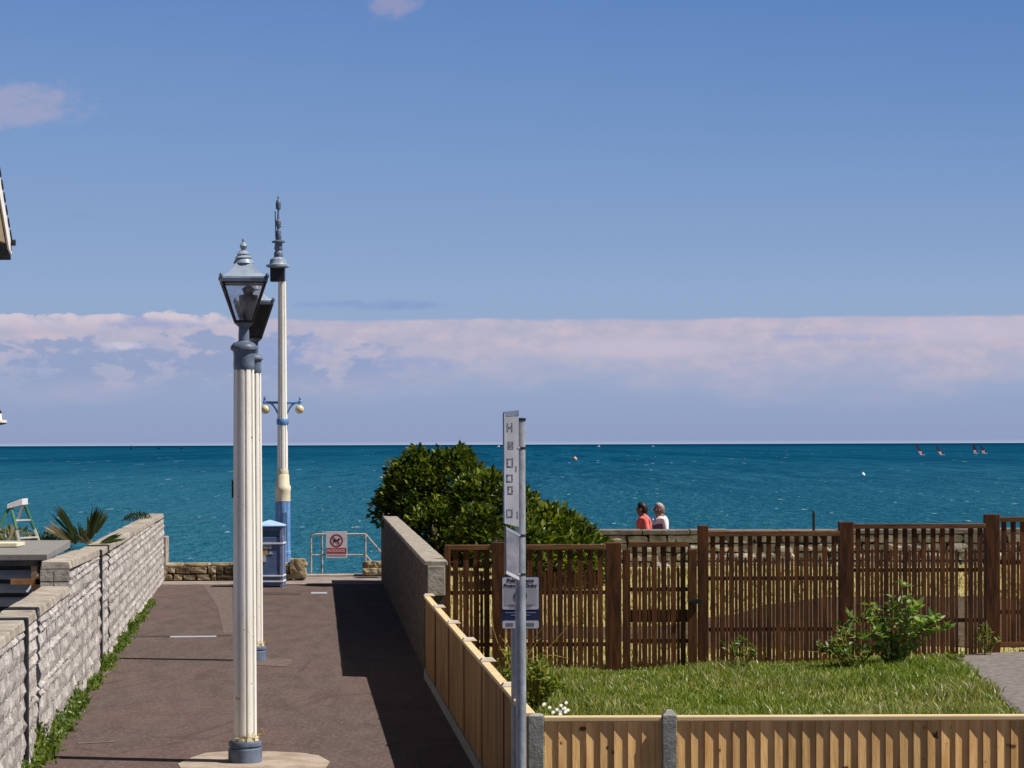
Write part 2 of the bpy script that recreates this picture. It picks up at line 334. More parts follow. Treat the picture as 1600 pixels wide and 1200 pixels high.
def sea_mat():
    m = bpy.data.materials.new('sea_water'); m.use_nodes = True
    t = NT(m.node_tree); p = t.n['Principled BSDF']
    co = t.node('ShaderNodeTexCoord').outputs['Object']
    sp = t.node('ShaderNodeSeparateXYZ'); t.l.new(co, sp.inputs[0])
    yy = sp.outputs[1]
    ly = t.m('LOGARITHM', yy, 10)
    def win(a_, b_, c_, d_): return t.m('MULTIPLY', t.ss(ly, a_, b_), t.m('SUBTRACT', 1.0, t.ss(ly, c_, d_)))
    # wave trains of growing size, each shown over the range of distances where it can be seen
    a0 = t.noise(t.mapping(co, (1, 0.38, 1)), 2.4, 3, 0.75)
    a1 = t.noise(t.mapping(co, (1, 0.17, 1)), 1.0, 3, 0.75)
    a2 = t.noise(t.mapping(co, (1, 0.07, 1)), 0.32, 3, 0.75)
    a3 = t.noise(t.mapping(co, (1, 0.03, 1)), 0.11, 3, 0.7)
    a4 = t.noise(t.mapping(co, (1, 0.05, 1)), 0.012, 4, 0.6)
    s = t.m('MULTIPLY', t.m('SUBTRACT', a0, 0.5), win(1.0, 1.5, 2.3, 2.6))
    for a_, w_ in ((a1, win(2.0, 2.3, 2.6, 2.9)), (a2, win(2.4, 2.75, 3.0, 3.3)), (a3, win(2.8, 3.15, 3.5, 4.0))):
        s = t.m('ADD', s, t.m('MULTIPLY', t.m('SUBTRACT', a_, 0.5), w_))
    s = t.m('ADD', t.m('MULTIPLY', s, 2.6), t.m('MULTIPLY', t.m('SUBTRACT', a4, 0.5), 2.0))
    s = t.m('ADD', s, 0.5)
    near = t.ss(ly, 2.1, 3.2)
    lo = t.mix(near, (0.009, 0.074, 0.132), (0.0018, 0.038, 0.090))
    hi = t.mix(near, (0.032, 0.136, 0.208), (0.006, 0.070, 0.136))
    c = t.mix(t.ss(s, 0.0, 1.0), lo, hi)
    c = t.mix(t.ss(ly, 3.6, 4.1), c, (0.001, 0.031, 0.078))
    # whitecaps: small streaks of foam
    fo = t.noise(t.mapping(co, (1, 0.2, 1), (3, 7, 0)), 0.9, 3, 0.5)
    fo2 = t.noise(t.mapping(co, (1, 0.07, 1), (30, 7, 0)), 0.28, 3, 0.5)
    fm = t.m('MAXIMUM', t.m('MULTIPLY', t.ss(fo, 0.70, 0.74), t.m('SUBTRACT', 1.0, t.ss(ly, 2.5, 2.9))), t.m('MULTIPLY', t.ss(fo2, 0.70, 0.74), win(2.5, 2.8, 3.3, 3.6)))
    c = t.mix(t.m('MULTIPLY', fm, 0.7), c, (0.40, 0.52, 0.58))
    t.l.new(c, p.inputs['Base Color'])
    p.inputs['Roughness'].default_value = 0.5
    p.inputs['Specular IOR Level'].default_value = 0.0
    p.inputs['IOR'].default_value = 1.2
    b = t.node('ShaderNodeBump'); b.inputs['Strength'].default_value = 0.5; b.inputs['Distance'].default_value = 0.6
    t.l.new(s, b.inputs['Height']); t.l.new(b.outputs[0], p.inputs['Normal'])
    return m
M_SEA = sea_mat()

# ---------------------------------------------------------------- mesh helpers
def tag(o, label=None, cat=None, group=None, kind=None):
    if label: o['label'] = label
    if cat: o['category'] = cat
    if group: o['group'] = group
    if kind: o['kind'] = kind
    return o
def wloc(o):
    l = Vector(o.location)
    while o.parent: o = o.parent; l += Vector(o.location)
    return l
def empty(name, loc, label=None, cat=None, group=None):
    o = bpy.data.objects.new(name, None); o.location = loc; COL.objects.link(o); o.empty_display_size = 0.2
    return tag(o, label, cat, group)
class MB:
    def __init__(s): s.v = []; s.f = []
    def add(s, vs, fs):
        o = len(s.v); s.v += [Vector(q) for q in vs]; s.f += [tuple(i + o for i in f) for f in fs]; return s
    def box(s, lo, hi, rz=0, piv=None):
        (x0, y0, z0), (x1, y1, z1) = lo, hi
        vs = [Vector(q) for q in ((x0, y0, z0), (x1, y0, z0), (x1, y1, z0), (x0, y1, z0), (x0, y0, z1), (x1, y0, z1), (x1, y1, z1), (x0, y1, z1))]
        if rz:
            piv = Vector(piv) if piv else (vs[0] + vs[6]) / 2
            m = Matrix.Rotation(rz, 3, 'Z'); vs = [m @ (q - piv) + piv for q in vs]
        return s.add(vs, [(0, 3, 2, 1), (4, 5, 6, 7), (0, 1, 5, 4), (1, 2, 6, 5), (2, 3, 7, 6), (3, 0, 4, 7)])
    def hexa(s, b, t):
        """b,t: 4 bottom and 4 top points"""
        return s.add(list(b) + list(t), [(0, 3, 2, 1), (4, 5, 6, 7), (0, 1, 5, 4), (1, 2, 6, 5), (2, 3, 7, 6), (3, 0, 4, 7)])
    def tube(s, p0, p1, r0, r1=None, n=10, cap=True):
        p0, p1 = Vector(p0), Vector(p1); r1 = r0 if r1 is None else r1
        d = (p1 - p0).normalized(); u = d.orthogonal().normalized(); w_ = d.cross(u)
        vs = []
        for p_, r in ((p0, r0), (p1, r1)):
            for i in range(n):
                a_ = 2 * PI * i / n; vs.append(p_ + (u * math.cos(a_) + w_ * math.sin(a_)) * r)
        fs = [(i, (i + 1) % n, n + (i + 1) % n, n + i) for i in range(n)]
        if cap: fs += [tuple(range(n))[::-1], tuple(range(n, 2 * n))]
        return s.add(vs, fs)
    def path(s, pts, r, n=8):
        for a_, b_ in zip(pts, pts[1:]): s.tube(a_, b_, r, r, n)
        return s
    def lathe(s, prof, c=(0, 0, 0), n=24, flute=0, depth=0.0, sq=None, rz=0.0):
        """prof: list of (radius, z); flute>0 cuts that many grooves; sq: square section"""
        c = Vector(c); vs = []
        if sq: n = 4
        for r, z in prof:
            for i in range(n):
                a_ = 2 * PI * i / n + rz
                rr = r
                if flute:
                    ph = (i * flute / n) % 1.0
                    rr = r - depth * (1 if ph >= 0.74 else 0)
                vs.append(c + Vector((rr * math.cos(a_), rr * math.sin(a_), z)))
        fs = []
        for k in range(len(prof) - 1):
            for i in range(n):
                j = (i + 1) % n
                fs.append((k * n + i, k * n + j, (k + 1) * n + j, (k + 1) * n + i))
        fs += [tuple(range(n))[::-1], tuple(range((len(prof) - 1) * n, len(prof) * n))]
        return s.add(vs, fs)
    def sphere(s, c, r, n=12, sc=(1, 1, 1)):
        c = Vector(c)
        prof = []
        for k in range(1, n // 2 * 1):
            pass
        rings = n // 2 + 2
        vs = []; fs = []
        for k in range(rings):
            t_ = PI * (k + 0.5) / rings if 0 < k < rings - 1 else (0.02 if k == 0 else PI - 0.02)
            for i in range(n):
                a_ = 2 * PI * i / n
                vs.append(c + Vector((r * sc[0] * math.sin(t_) * math.cos(a_), r * sc[1] * math.sin(t_) * math.sin(a_), -r * sc[2] * math.cos(t_))))
        for k in range(rings - 1):
            for i in range(n):
                j = (i + 1) % n
                fs.append((k * n + i, k * n + j, (k + 1) * n + j, (k + 1) * n + i))
        fs += [tuple(range(n))[::-1], tuple(range((rings - 1) * n, rings * n))]
        return s.add(vs, fs)
    def quad(s, a, b, c, d): return s.add([a, b, c, d], [(0, 1, 2, 3)])
    def poly(s, pts): return s.add(pts, [tuple(range(len(pts)))])
    def rock(s, c, h, seed=0, amp=0.12, n=1, rz=0):
        """rough stone: subdivided box pushed by noise; h half sizes"""
        bm = bmesh.new(); bmesh.ops.create_cube(bm, size=2)
        bmesh.ops.subdivide_edges(bm, edges=bm.edges[:], cuts=n, use_grid_fill=True)
        m_ = Matrix.Rotation(rz, 3, 'Z')
        bm.verts.ensure_lookup_table()
        vs = []
        for v in bm.verts:
            q = v.co.copy()
            l = max(abs(q.x), abs(q.y), abs(q.z)); rn = q.normalized()
            q = q.lerp(rn * 1.25, 0.28)
            nn = mnoise.noise_vector(q * 1.3 + Vector((seed * 3.7, seed * 1.3, seed * 0.7)))
            q = q + nn * amp
            q = Vector((q.x * h[0], q.y * h[1], q.z * h[2]))
            vs.append(Vector(c) + m_ @ q)
        fs = [tuple(v.index for v in f.verts) for f in bm.faces]
        bm.free()
        return s.add(vs, fs)
    def build(s, name, material, parent=None, loc=None, smooth=False, bevel=0.0):
        if parent is not None: o0 = wloc(parent)
        else: o0 = Vector(loc) if loc is not None else Vector((0, 0, 0))
        me = bpy.data.meshes.new(name)
        me.from_pydata([tuple(v - o0) for v in s.v], [], s.f)
        me.update()
        bm = bmesh.new(); bm.from_mesh(me); bmesh.ops.recalc_face_normals(bm, faces=bm.faces); bm.to_mesh(me); bm.free()
        o = bpy.data.objects.new(name, me); COL.objects.link(o)
        me.materials.append(material)
        if parent is not None: o.parent = parent
        else: o.location = o0
        if smooth:
            for p_ in me.polygons: p_.use_smooth = True
            try: me.set_sharp_from_angle(angle=R(40))
            except Exception: pass
        if bevel:
            b = o.modifiers.new('bevel', 'BEVEL'); b.width = bevel; b.segments = 2; b.limit_method = 'ANGLE'
        return o
def text(name, s_, size, loc, material, parent, rot=(PI / 2, 0, 0), align='CENTER', depth=0.001, bold=0.0, sx=1.0):
    cu = bpy.data.curves.new(name, 'FONT'); cu.body = s_; cu.size = size; cu.align_x = align; cu.align_y = 'CENTER'
    cu.extrude = depth; cu.offset = bold
    ob = bpy.data.objects.new(name + '_tmp', cu); COL.objects.link(ob)
    dg = bpy.context.evaluated_depsgraph_get()
    me = bpy.data.meshes.new_from_object(ob.evaluated_get(dg))
    bpy.data.objects.remove(ob); bpy.data.curves.remove(cu)
    me.name = name
    o = bpy.data.objects.new(name, me); COL.objects.link(o)
    me.materials.clear(); me.materials.append(material)
    o.parent = parent; o.location = Vector(loc) - wloc(parent); o.rotation_euler = rot; o.scale = (sx, 1, 1)
    return o
def copy_tree(o, parent=None):
    c = o.copy(); COL.objects.link(c); c.parent = parent
    for ch in list(o.children): copy_tree(ch, c)
    return c

def fast_mesh(name, V, Fc, material, parent=None, smooth=False):
    """numpy arrays: V (n,3), Fc (m,k) world coords"""
    o0 = np.array(wloc(parent)) if parent is not None else np.zeros(3)
    V = np.asarray(V, dtype=np.float64) - o0
    me = bpy.data.meshes.new(name)
    k = Fc.shape[1]
    me.vertices.add(len(V)); me.vertices.foreach_set('co', V.astype(np.float32).ravel())
    me.loops.add(Fc.size); me.loops.foreach_set('vertex_index', Fc.astype(np.int32).ravel())
    me.polygons.add(len(Fc)); me.polygons.foreach_set('loop_start', (np.arange(len(Fc)) * k).astype(np.int32))
    me.polygons.foreach_set('loop_total', np.full(len(Fc), k, dtype=np.int32))
    me.update(); me.validate()
    o = bpy.data.objects.new(name, me); COL.objects.link(o); me.materials.append(material)
    if parent is not None: o.parent = parent
    return o
def leaves(name, pts, dirs, size, material, parent=None, aspect=0.5, fold=0.25, jit=0.9, sizevar=0.4):
    """leaf = two quads folded about the midrib; pts (n,3) base, dirs (n,3) growth direction"""
    n = len(pts)
    d = dirs + rng.normal(0, jit * 0.4, (n, 3)); d /= np.linalg.norm(d, axis=1)[:, None] + 1e-9
    up = rng.normal(0, 1, (n, 3)) * 0.55 + np.array([0.15, 0, 0.9])
    side_ = np.cross(d, up); side_ /= np.linalg.norm(side_, axis=1)[:, None] + 1e-9
    nor = np.cross(side_, d)
    L = size * (1 + rng.uniform(-sizevar, sizevar, n))[:, None]; W = L * aspect * 0.5
    b = pts; tip = pts + d * L
    m1 = pts + d * L * 0.42 + side_ * W + nor * W * fold * 2; m2 = pts + d * L * 0.42 - side_ * W + nor * W * fold * 2
    V = np.stack([b, m1, tip, m2], 1).reshape(-1, 3)
    i = np.arange(n)[:, None] * 4
    Fc = np.concatenate([i + np.array([[0, 1, 2]]), i + np.array([[0, 2, 3]])], 0)
    # keep both halves of a leaf adjacent
    return fast_mesh(name, V, Fc, material, parent)
def blades(name, pts, h, wd, material=None, parent=None, lean=0.35, kind=None):
    n = len(pts)
    a_ = rng.uniform(0, 2 * PI, n); H = h * rng.uniform(0.45, 1.25, n) if np.isscalar(h) else h
    ln = rng.uniform(0, lean, n) * H * 1.4
    b_ = rng.uniform(0, 2 * PI, n)
    sx, sy = np.cos(b_) * wd / 2, np.sin(b_) * wd / 2
    lx, ly = np.cos(a_) * ln, np.sin(a_) * ln
    z0 = np.zeros(n)
    p0 = pts + np.stack([sx, sy, z0], 1); p1 = pts - np.stack([sx, sy, z0], 1)
    q0 = pts + np.stack([sx * .7 + lx * .35, sy * .7 + ly * .35, H * .6], 1); q1 = pts + np.stack([-sx * .7 + lx * .35, -sy * .7 + ly * .35, H * .6], 1)
    t_ = pts + np.stack([lx, ly, H], 1)
    V = np.stack([p0, p1, q1, q0, t_], 1).reshape(-1, 3)
    i = np.arange(n)[:, None] * 5
    Fc = np.concatenate([i + np.array([[0, 1, 2]]), i + np.array([[0, 2, 3]]), i + np.array([[3, 2, 4]])], 0)
    return fast_mesh(name, V, Fc, material, parent)

# ================================================================ SETTING
g = MB().quad((-400, -60, -0.03), (400, -60, -0.03), (400, 53.6, -0.03), (-400, 53.6, -0.03))
tag(g.build('ground', M_GROUND), kind='structure')
g = MB().quad((-120000, 53.0, -4.0), (120000, 53.0, -4.0), (120000, 120000, -4.0), (-120000, 120000, -4.0))
tag(g.build('sea', M_SEA), kind='structure')
# quay face under the promenade edge
g = MB().box((-200, 53.0, -6), (200, 53.55, -0.045))
tag(g.build('sea_wall_face', M_CONC), kind='structure')
# lane edges
LW0, LW1 = Vector((-4.386, 21.97)), Vector((-7.47, 51.5))     # foot of the left wall
RW0, RW1 = Vector((-1.064, 30.0)), Vector((-2.81, 51.5))      # foot of the right wall
FC = Vector((0.135, 16.8))                                    # front fence corner
def lwx(y): return LW0.x + (LW1.x - LW0.x) * (y - LW0.y) / (LW1.y - LW0.y)
def rwx(y): return RW0.x + (RW1.x - RW0.x) * (y - RW0.y) / (RW1.y - RW0.y)
def fcx(y): return FC.x + (RW0.x - FC.x) * (y - FC.y) / (RW0.y - FC.y)
pts = [(lwx(10) - .1, 10, 0), (8, 10, 0), (8, 16.3, 0), (FC.x + .1, 16.3, 0), (RW0.x + .1, 30, 0), (RW1.x + .1, 50.15, 0), (lwx(50.15) - .1, 50.15, 0)]
tag(MB().poly([(x, y, 0.0) for x, y, z in pts]).build('lane', M_ASPHALT), kind='structure')
tag(MB().quad((-60, 50.1, -0.006), (60, 50.1, -0.006), (60, 53.56, -0.006), (-60, 53.56, -0.006)).build('promenade', M_PROM), kind='structure')
tag(MB().quad((-2.3, 44.5, -0.012), (60, 44.5, -0.012), (60, 50.1, -0.012), (-2.3, 50.1, -0.012)).build('promenade_path', M_PROM), kind='structure')
# kerb line dark joint and edge of the quay
tag(MB().box((-12, 53.15, -0.02), (8, 53.62, 0.035)).build('quay_edge_kerb', M_CONCP, bevel=0.02), kind='structure')
g = MB()
x = -7.6
while x < -2.9:
    wd = random.uniform(0.7, 1.0)
    g.box((x, 50.06, -0.02), (x + wd - 0.012, 50.2, 0.012 + random.uniform(0, .01))); x += wd
tag(g.build('lane_end_kerb', M_CONCP, bevel=0.006), kind='structure')
# repairs and patches in the lane surface
def patch(name, px, material, z=0.004, label=None):
    q = [G(a_, b_) for a_, b_ in px]
    top = MB().poly([(p_.x, p_.y, z) for p_ in q])
    return tag(top.build(name, material), kind='structure')
q = [(278, 1194), (300, 1184), (322, 1177), (350, 1175), (382, 1174), (430, 1175), (470, 1177), (498, 1181), (516, 1191), (509, 1201), (480, 1212), (380, 1220), (290, 1214)]
patch('lamp_foot_patch', q, M_CONCP, 0.006)
patch('lane_repair_patch', [(396, 1032), (400, 1029), (455, 1030), (458, 1037), (445, 1042), (398, 1040)], M_PATCH, 0.005)
patch('trench_repair', [(318, 915), (362, 915), (364, 990), (350, 992), (340, 950)], M_PATCH, 0.004)
patch('trench_repair', [(412, 925), (470, 927), (470, 930), (412, 929)], mat('black_seal', [(0.05, 0.04, 0.035), (0.08, 0.06, 0.055)], 0.9), 0.005)
m_drain = mat('drain_metal', [(0.36, 0.37, 0.42), (0.5, 0.5, 0.55)], 0.5, 9, metal=0.2)
# channel drain across the lane, with its dark joint
o = patch('channel_drain', [(266, 994.2), (338, 993.7), (338, 996), (266, 996.6)], m_drain, 0.006); 
patch('lane_joint', [(196, 994.2), (362, 992.3), (362, 994), (196, 996)], mat('joint_dark', [(0.04, 0.03, 0.028), (0.06, 0.05, 0.045)], 0.9), 0.004)
patch('channel_drain', [(486, 925.5), (511, 925.5), (511, 928), (486, 928)], m_drain, 0.006)
patch('trench_repair', [(120, 1161), (178, 1158), (180, 1160), (122, 1163)], M_PATCH, 0.005)
patch('trench_repair', [(128, 1068), (150, 1058), (174, 1046), (178, 1048), (154, 1062), (134, 1074)], M_PATCH, 0.005)
patch('trench_repair', [(440, 918), (448, 917), (449, 920), (441, 921)], M_PATCH, 0.005)
# ---------------- garden in front of the picket fence
gx = [G(-1, 1)] if False else None
pts = [(FC.x + .03, 16.9, 0.012), (9, 16.9, 0.012), (9, 31.6, 0.16), (3.8, 31.3, 0.06), (-0.8, 31.0, 0.012)]
g = MB()
nx, ny = 24, 30
def gz(x, y):
    return 0.014 + max(0.0, (x - 1.5)) * 0.024 * max(0, min(1, (y - 24) / 6)) + 0.02 * mnoise.noise(Vector((x * .7, y * .7, 0)))
vs = []; fs = []
for j in range(ny + 1):
    y = 16.95 + (31.6 - 16.95) * j / ny
    x0 = fcx(min(y, 30)) + 0.06 if y < 29.9 else -0.80
    for i in range(nx + 1):
        x = x0 + (9 - x0) * i / nx; vs.append((x, y, gz(x, y)))
for j in range(ny):
    for i in range(nx):
        k = j * (nx + 1) + i; fs.append((k, k + 1, k + nx + 2, k + nx + 1))
tag(MB().add(vs, fs).build('garden_lawn_ground', M_TURF, smooth=True), kind='structure')
# driveway wedge on the right
dp = [(1490, 1026), (1540, 1022), (1700, 1020), (1700, 1175), (1640, 1140), (1592, 1104), (1568, 1086), (1552, 1070), (1530, 1052), (1508, 1040)]
DR = []
for a_, b_ in dp:
    p_ = G(a_, b_, 0.13); DR.append((p_.x, min(p_.y, 31.5), gz(p_.x, min(p_.y, 31.5)) + 0.02))
g = MB()
g.poly(DR)
drive = g.build('driveway', M_GREYTAR); tag(drive, kind='structure')
def in_drive(x, y):
    c = False; n = len(DR); j = n - 1
    for i in range(n):
        if (DR[i][1] > y) != (DR[j][1] > y) and x < (DR[j][0] - DR[i][0]) * (y - DR[i][1]) / (DR[j][1] - DR[i][1] + 1e-9) + DR[i][0]: c = not c
        j = i
    return c
# ---------------- bank behind the picket fence up to the promenade wall
def bz(x, y): 
    t_ = max(0, min(1, (y - 32.5) / 11.5)); return 0.03 + 0.62 * t_ ** 1.0 + 0.04 * mnoise.noise(Vector((x * .4, y * .4, 3)))
vs = []; fs = []; nx, ny = 40, 24
for j in range(ny + 1):
    y = 31.1 + (44.2 - 31.1) * j / ny
    x0 = rwx(y) + 0.1
    for i in range(nx + 1):
        x = x0 + (16 - x0) * i / nx; vs.append((x, y, bz(x, y)))
for j in range(ny):
    for i in range(nx):
        k = j * (nx + 1) + i; fs.append((k, k + 1, k + nx + 2, k + nx + 1))
tag(MB().add(vs, fs).build('dry_bank', M_BANK, smooth=True), kind='structure')
g = MB().hexa([Vector((rwx(44.1) + .2, 44.1, -.01)), Vector((.66, 44.1, -.01)), Vector((.66, 51.4, -.01)), Vector((rwx(51.4) + .2, 51.4, -.01))],
              [Vector((rwx(44.1) + .2, 44.1, .62)), Vector((.66, 44.1, .62)), Vector((.66, 51.4, .55)), Vector((rwx(51.4) + .2, 51.4, .55))])
tag(g.build('raised_shrub_bed', M_SOIL, bevel=.06), kind='structure')
# dark dug bed across the bank
g = MB()
vs = []; fs = []
for i in range(40):
    x = -1.0 + i * 0.32
    yc = 34.6 + 0.25 * math.sin(i * .35) + min(1.4, max(0, x - 2.0) * .5); hw = 0.45 + min(2.6, max(0, (x - 1.6)) * 0.85) + 0.15 * math.sin(i * 1.7)
    for k, f_ in enumerate((-1, -.5, 0, .5, 1)):
        y = yc + f_ * hw; vs.append((x, y, bz(x, y) + 0.012 + 0.10 * (1 - f_ * f_)))
for i in range(39):
    for k in range(4):
        b0 = i * 5 + k; fs.append((b0, b0 + 5, b0 + 6, b0 + 1))
tag(MB().add(vs, fs).build('soil_bed', M_SOIL, smooth=True), kind='structure')
# left yard
tag(MB().quad((-30, 15, 0.004), (-4.0, 15, 0.004), (-7.6, 49, 0.004), (-30, 49, 0.004)).build('yard', M_GREYTAR), kind='structure')

# ================================================================ LEFT BLOCK WALL
def pt_l(y, off, z):      # point along the left wall: off = metres away from the lane
    d_ = (LW1 - LW0).normalized(); nrm = Vector((-d_.y, d_.x)); nrm = nrm if nrm.x < 0 else -nrm
    return Vector((lwx(y) + nrm.x * off, y + nrm.y * off, z))
def ltop(y):
    # (wall height measured from the photo, in three stretches)
    if y < 21.2: return 1.36
    if y < 26.2: return 1.375
    if y < 31.1: return 1.64 - (y - 26.2) / 4.9 * 0.08
    return 1.545 - (y - 31.1) / 20.4 * 0.10
wall = empty('block_wall', pt_l(30, 0.15, 0), 'long pale split stone block wall with stepped coping and dark joints along the left of the lane', 'wall')
segs = [(17.0, 21.14), (21.26, 26.2), (26.2, 31.04), (31.16, 51.5)]
core = MB(); blk = MB(); cap = MB()
for si, (y0, y1) in enumerate(segs):
    yend = y1 - 0.0
    for k in range(6):
        ya = y0 + (y1 - y0) * k / 6; yb = y0 + (y1 - y0) * (k + 1) / 6
        ha, hb = ltop(ya + 1e-3) - 0.085, ltop(yb - 1e-3) - 0.085
        core.hexa([pt_l(ya, .03, 0), pt_l(yb, .03, 0), pt_l(yb, .30, 0), pt_l(ya, .30, 0)], [pt_l(ya, .03, ha), pt_l(yb, .03, hb), pt_l(yb, .30, hb), pt_l(ya, .30, ha)])
    # courses of blocks on the lane face
    z = 0.0; row = 0
    while z < 1.7:
        ch = random.choice((0.075, 0.11, 0.15, 0.19)); y = y0 + random.uniform(-0.2, 0.0)
        while y < y1:
            L = random.uniform(0.14, 0.60); a_ = max(y, y0 + 0.003); b_ = min(y + L - 0.016, y1 - 0.003)
            zt = min(z + ch - 0.008, ltop((a_ + b_) / 2) - 0.088)
            if b_ - a_ > 0.05 and zt - z > 0.04:
                out_ = random.uniform(-0.004, 0.014)
                nu = 3
                fr = []
                for iz in range(3):
                    for iy in range(nu + 1):
                        edge_ = (iz in (0, 2)) or (iy in (0, nu))
                        o_ = (random.uniform(-.004, .003) if edge_ else -out_ - random.uniform(0, 0.030))
                        fr.append(pt_l(a_ + (b_ - a_) * iy / nu + random.uniform(-.01, .01), o_ + random.uniform(-.004, .004), z + (zt - z) * iz / 2 + (random.uniform(-.010, .010) if edge_ else 0)))
                bk = [pt_l(a_, .05, z), pt_l(b_, .05, z), pt_l(a_, .05, zt), pt_l(b_, .05, zt)]
                fs = []
                for iz in range(2):
                    for iy in range(nu):
                        k = iz * (nu + 1) + iy; fs.append((k, k + 1, k + nu + 2, k + nu + 1))
                n0 = 3 * (nu + 1)
                fs += [(n0, n0 + 1) + tuple(range(nu, -1, -1)), tuple(range(2 * (nu + 1), n0)) + (n0 + 3, n0 + 2), (0, nu + 1, 2 * (nu + 1), n0 + 2, n0), (nu, 2 * nu + 1, n0 - 1, n0 + 3, n0 + 1)]
                blk.add(fr + bk, fs)
            y += L
        z += ch; row += 1
    # coping
    y = y0
    while y < y1 - 0.02:
        L = random.uniform(0.6, 1.5); b_ = min(y + L, y1)
        za, zb = ltop(y + 1e-3), ltop(b_ - 1e-3)
        j = lambda: random.uniform(-.006, .006)
        up = random.uniform(-0.004, 0.005)
        o0, o1 = -0.012 + random.uniform(-.004, .004), 0.31
        bb = b_ - 0.008
        cap.hexa([pt_l(y, o0 + j(), za - .082), pt_l(bb, o0 + j(), zb - .082), pt_l(bb, o1, zb - .082), pt_l(y, o1, za - .082)],
                 [pt_l(y, o0 + .012 + j(), za + up + j()), pt_l(bb, o0 + .012 + j(), zb + up + j()), pt_l(bb, o1 - .012 + j(), zb + up + j()), pt_l(y, o1 - .012 + j(), za + up + j())])
        y = b_
    # near end face blocks of the tall stretch
    if si == 2:
        zz = 1.30
        while zz < 1.52:
            for (oa, ob) in ((0.0, 0.16), (0.17, 0.31)):
                blk.hexa([pt_l(y0 - .03, oa, zz), pt_l(y0 + .02, oa, zz), pt_l(y0 + .02, ob, zz), pt_l(y0 - .03, ob, zz)],
                         [pt_l(y0 - .026, oa, zz + .12), pt_l(y0 + .02, oa, zz + .12), pt_l(y0 + .02, ob, zz + .12), pt_l(y0 - .026, ob, zz + .12)])
            zz += 0.13
for yj in (21.2, 31.1):
    h_ = ltop(yj + .05) + .012
    MB().hexa([pt_l(yj - .06, -.035, 0), pt_l(yj + .06, -.035, 0), pt_l(yj + .06, .30, 0), pt_l(yj - .06, .30, 0)], [pt_l(yj - .06, -.035, h_), pt_l(yj + .06, -.035, h_), pt_l(yj + .06, .30, h_), pt_l(yj - .06, .30, h_)]).build('joint_strip', M_DARK, wall, bevel=.012)
core.build('wall_core', M_MORTAR, wall)
blk.build('stone_face', M_BLOCK, wall)
cap.build('coping', M_BLOCKCAP, wall, bevel=0.008)
# pillar end at the seaward end of the wall
g = MB().box((lwx(51.6) - .30, 51.55, 0), (lwx(51.6) + .06, 51.95, 0.95))
pe = g.build('end_pier', M_BLOCKCAP, wall, bevel=0.015)

# ================================================================ RIGHT RENDERED WALL
def pt_r(y, off, z):
    d_ = (RW1 - RW0).normalized(); nrm = Vector((d_.y, -d_.x)); nrm = nrm if nrm.x > 0 else -nrm
    return Vector((rwx(y) + nrm.x * off, y + nrm.y * off, z))
rwall = empty('rendered_wall', pt_r(40, 0.12, 0), 'shaded brown roughcast rendered wall with pale concrete coping along the right of the lane', 'wall')
g = MB(); n = 30
vs = []; fs = []
prof = [(0, 0.0), (0, 0.35), (0, .7), (0, 1.05), (0, 1.395), (.22, 1.395), (.22, 0.0)]
for k in range(n + 1):
    y = 29.95 + (51.5 - 29.95) * k / n
    for i, (o_, z) in enumerate(prof):
        jj = 0.012 * mnoise.noise(Vector((y * 1.3, z * 2, i))) if o_ == 0 else 0
        vs.append(pt_r(y, o_ + jj, z))
m_ = len(prof)
for k in range(n):
    for i in range(m_):
        fs.append((k * m_ + i, k * m_ + (i + 1) % m_, (k + 1) * m_ + (i + 1) % m_, (k + 1) * m_ + i))
fs += [tuple(range(m_)), tuple(range(n * m_, (n + 1) * m_))]
g.add(vs, fs); g.build('rendered_face', M_RENDER, rwall)
g = MB(); y = 29.92
while y < 51.5:
    b_ = min(y + 0.9, 51.55)
    zt = lambda yy: 1.45
    j = lambda: random.uniform(-.004, .004)
    g.hexa([pt_r(y, -.035 + j(), 1.395), pt_r(b_ - .008, -.035 + j(), 1.395), pt_r(b_ - .008, .255, 1.395), pt_r(y, .255, 1.395)],
           [pt_r(y, -.032 + j(), 1.452 + j()), pt_r(b_ - .008, -.032 + j(), 1.452 + j()), pt_r(b_ - .008, .252, 1.452 + j()), pt_r(y, .252, 1.452 + j())])
    y = b_
g.build('coping', M_COPING, rwall, bevel=0.008)
g = MB().hexa([pt_r(29.89, .0, 1.02), pt_r(29.95, 0, 1.02), pt_r(29.95, .22, 1.02), pt_r(29.89, .22, 1.02)],
              [pt_r(29.89, .0, 1.394), pt_r(29.95, 0, 1.394), pt_r(29.95, .22, 1.394), pt_r(29.89, .22, 1.394)])
g.build('sunlit_tone_end', M_BLOCKCAP, rwall, bevel=0.01)  # paler block carries the sunlight on the upper end face in its colour

# ================================================================ STONE WALLS
def rubble(mb, x0, x1, y, zb, zt, depth, rows, lmin=.18, lmax=.5, seed=0, zbf=None):
    z = zb; r_ = 0
    rh = (zt - zb) / rows
    for r_ in range(rows):
        x = x0 + random.uniform(-.1, .0)
        while x < x1:
            L = random.uniform(lmin, lmax); h = rh * random.uniform(.82, 1.05)
            xa, xb = max(x, x0), min(x + L, x1)
            if xb - xa > .06:
                mb.rock(((xa + xb) / 2, y + random.uniform(-.01, .02), zb + rh * (r_ + .5)), ((xb - xa) / 2 * .93, depth / 2, h / 2 * random.uniform(.8, 1.05)), seed=random.uniform(0, 99), amp=0.30, rz=random.uniform(-.06, .06))
            x += L + 0.01
pw = empty('promenade_wall', (6, 44.25, 0), 'grey rubble stone wall with flat dark coping behind the brown picket fence', 'wall')
MB().box((0.62, 44.2, 0), (16, 44.5, 1.245)).build('wall_core', M_RUBMORT, pw)
g = MB(); rubble(g, 0.6, 14.5, 44.2, 0.42, 1.23, 0.20, 5, .12, .46); g.build('rubble_stones', M_RUBBLE, pw)
g = MB(); x = 0.6
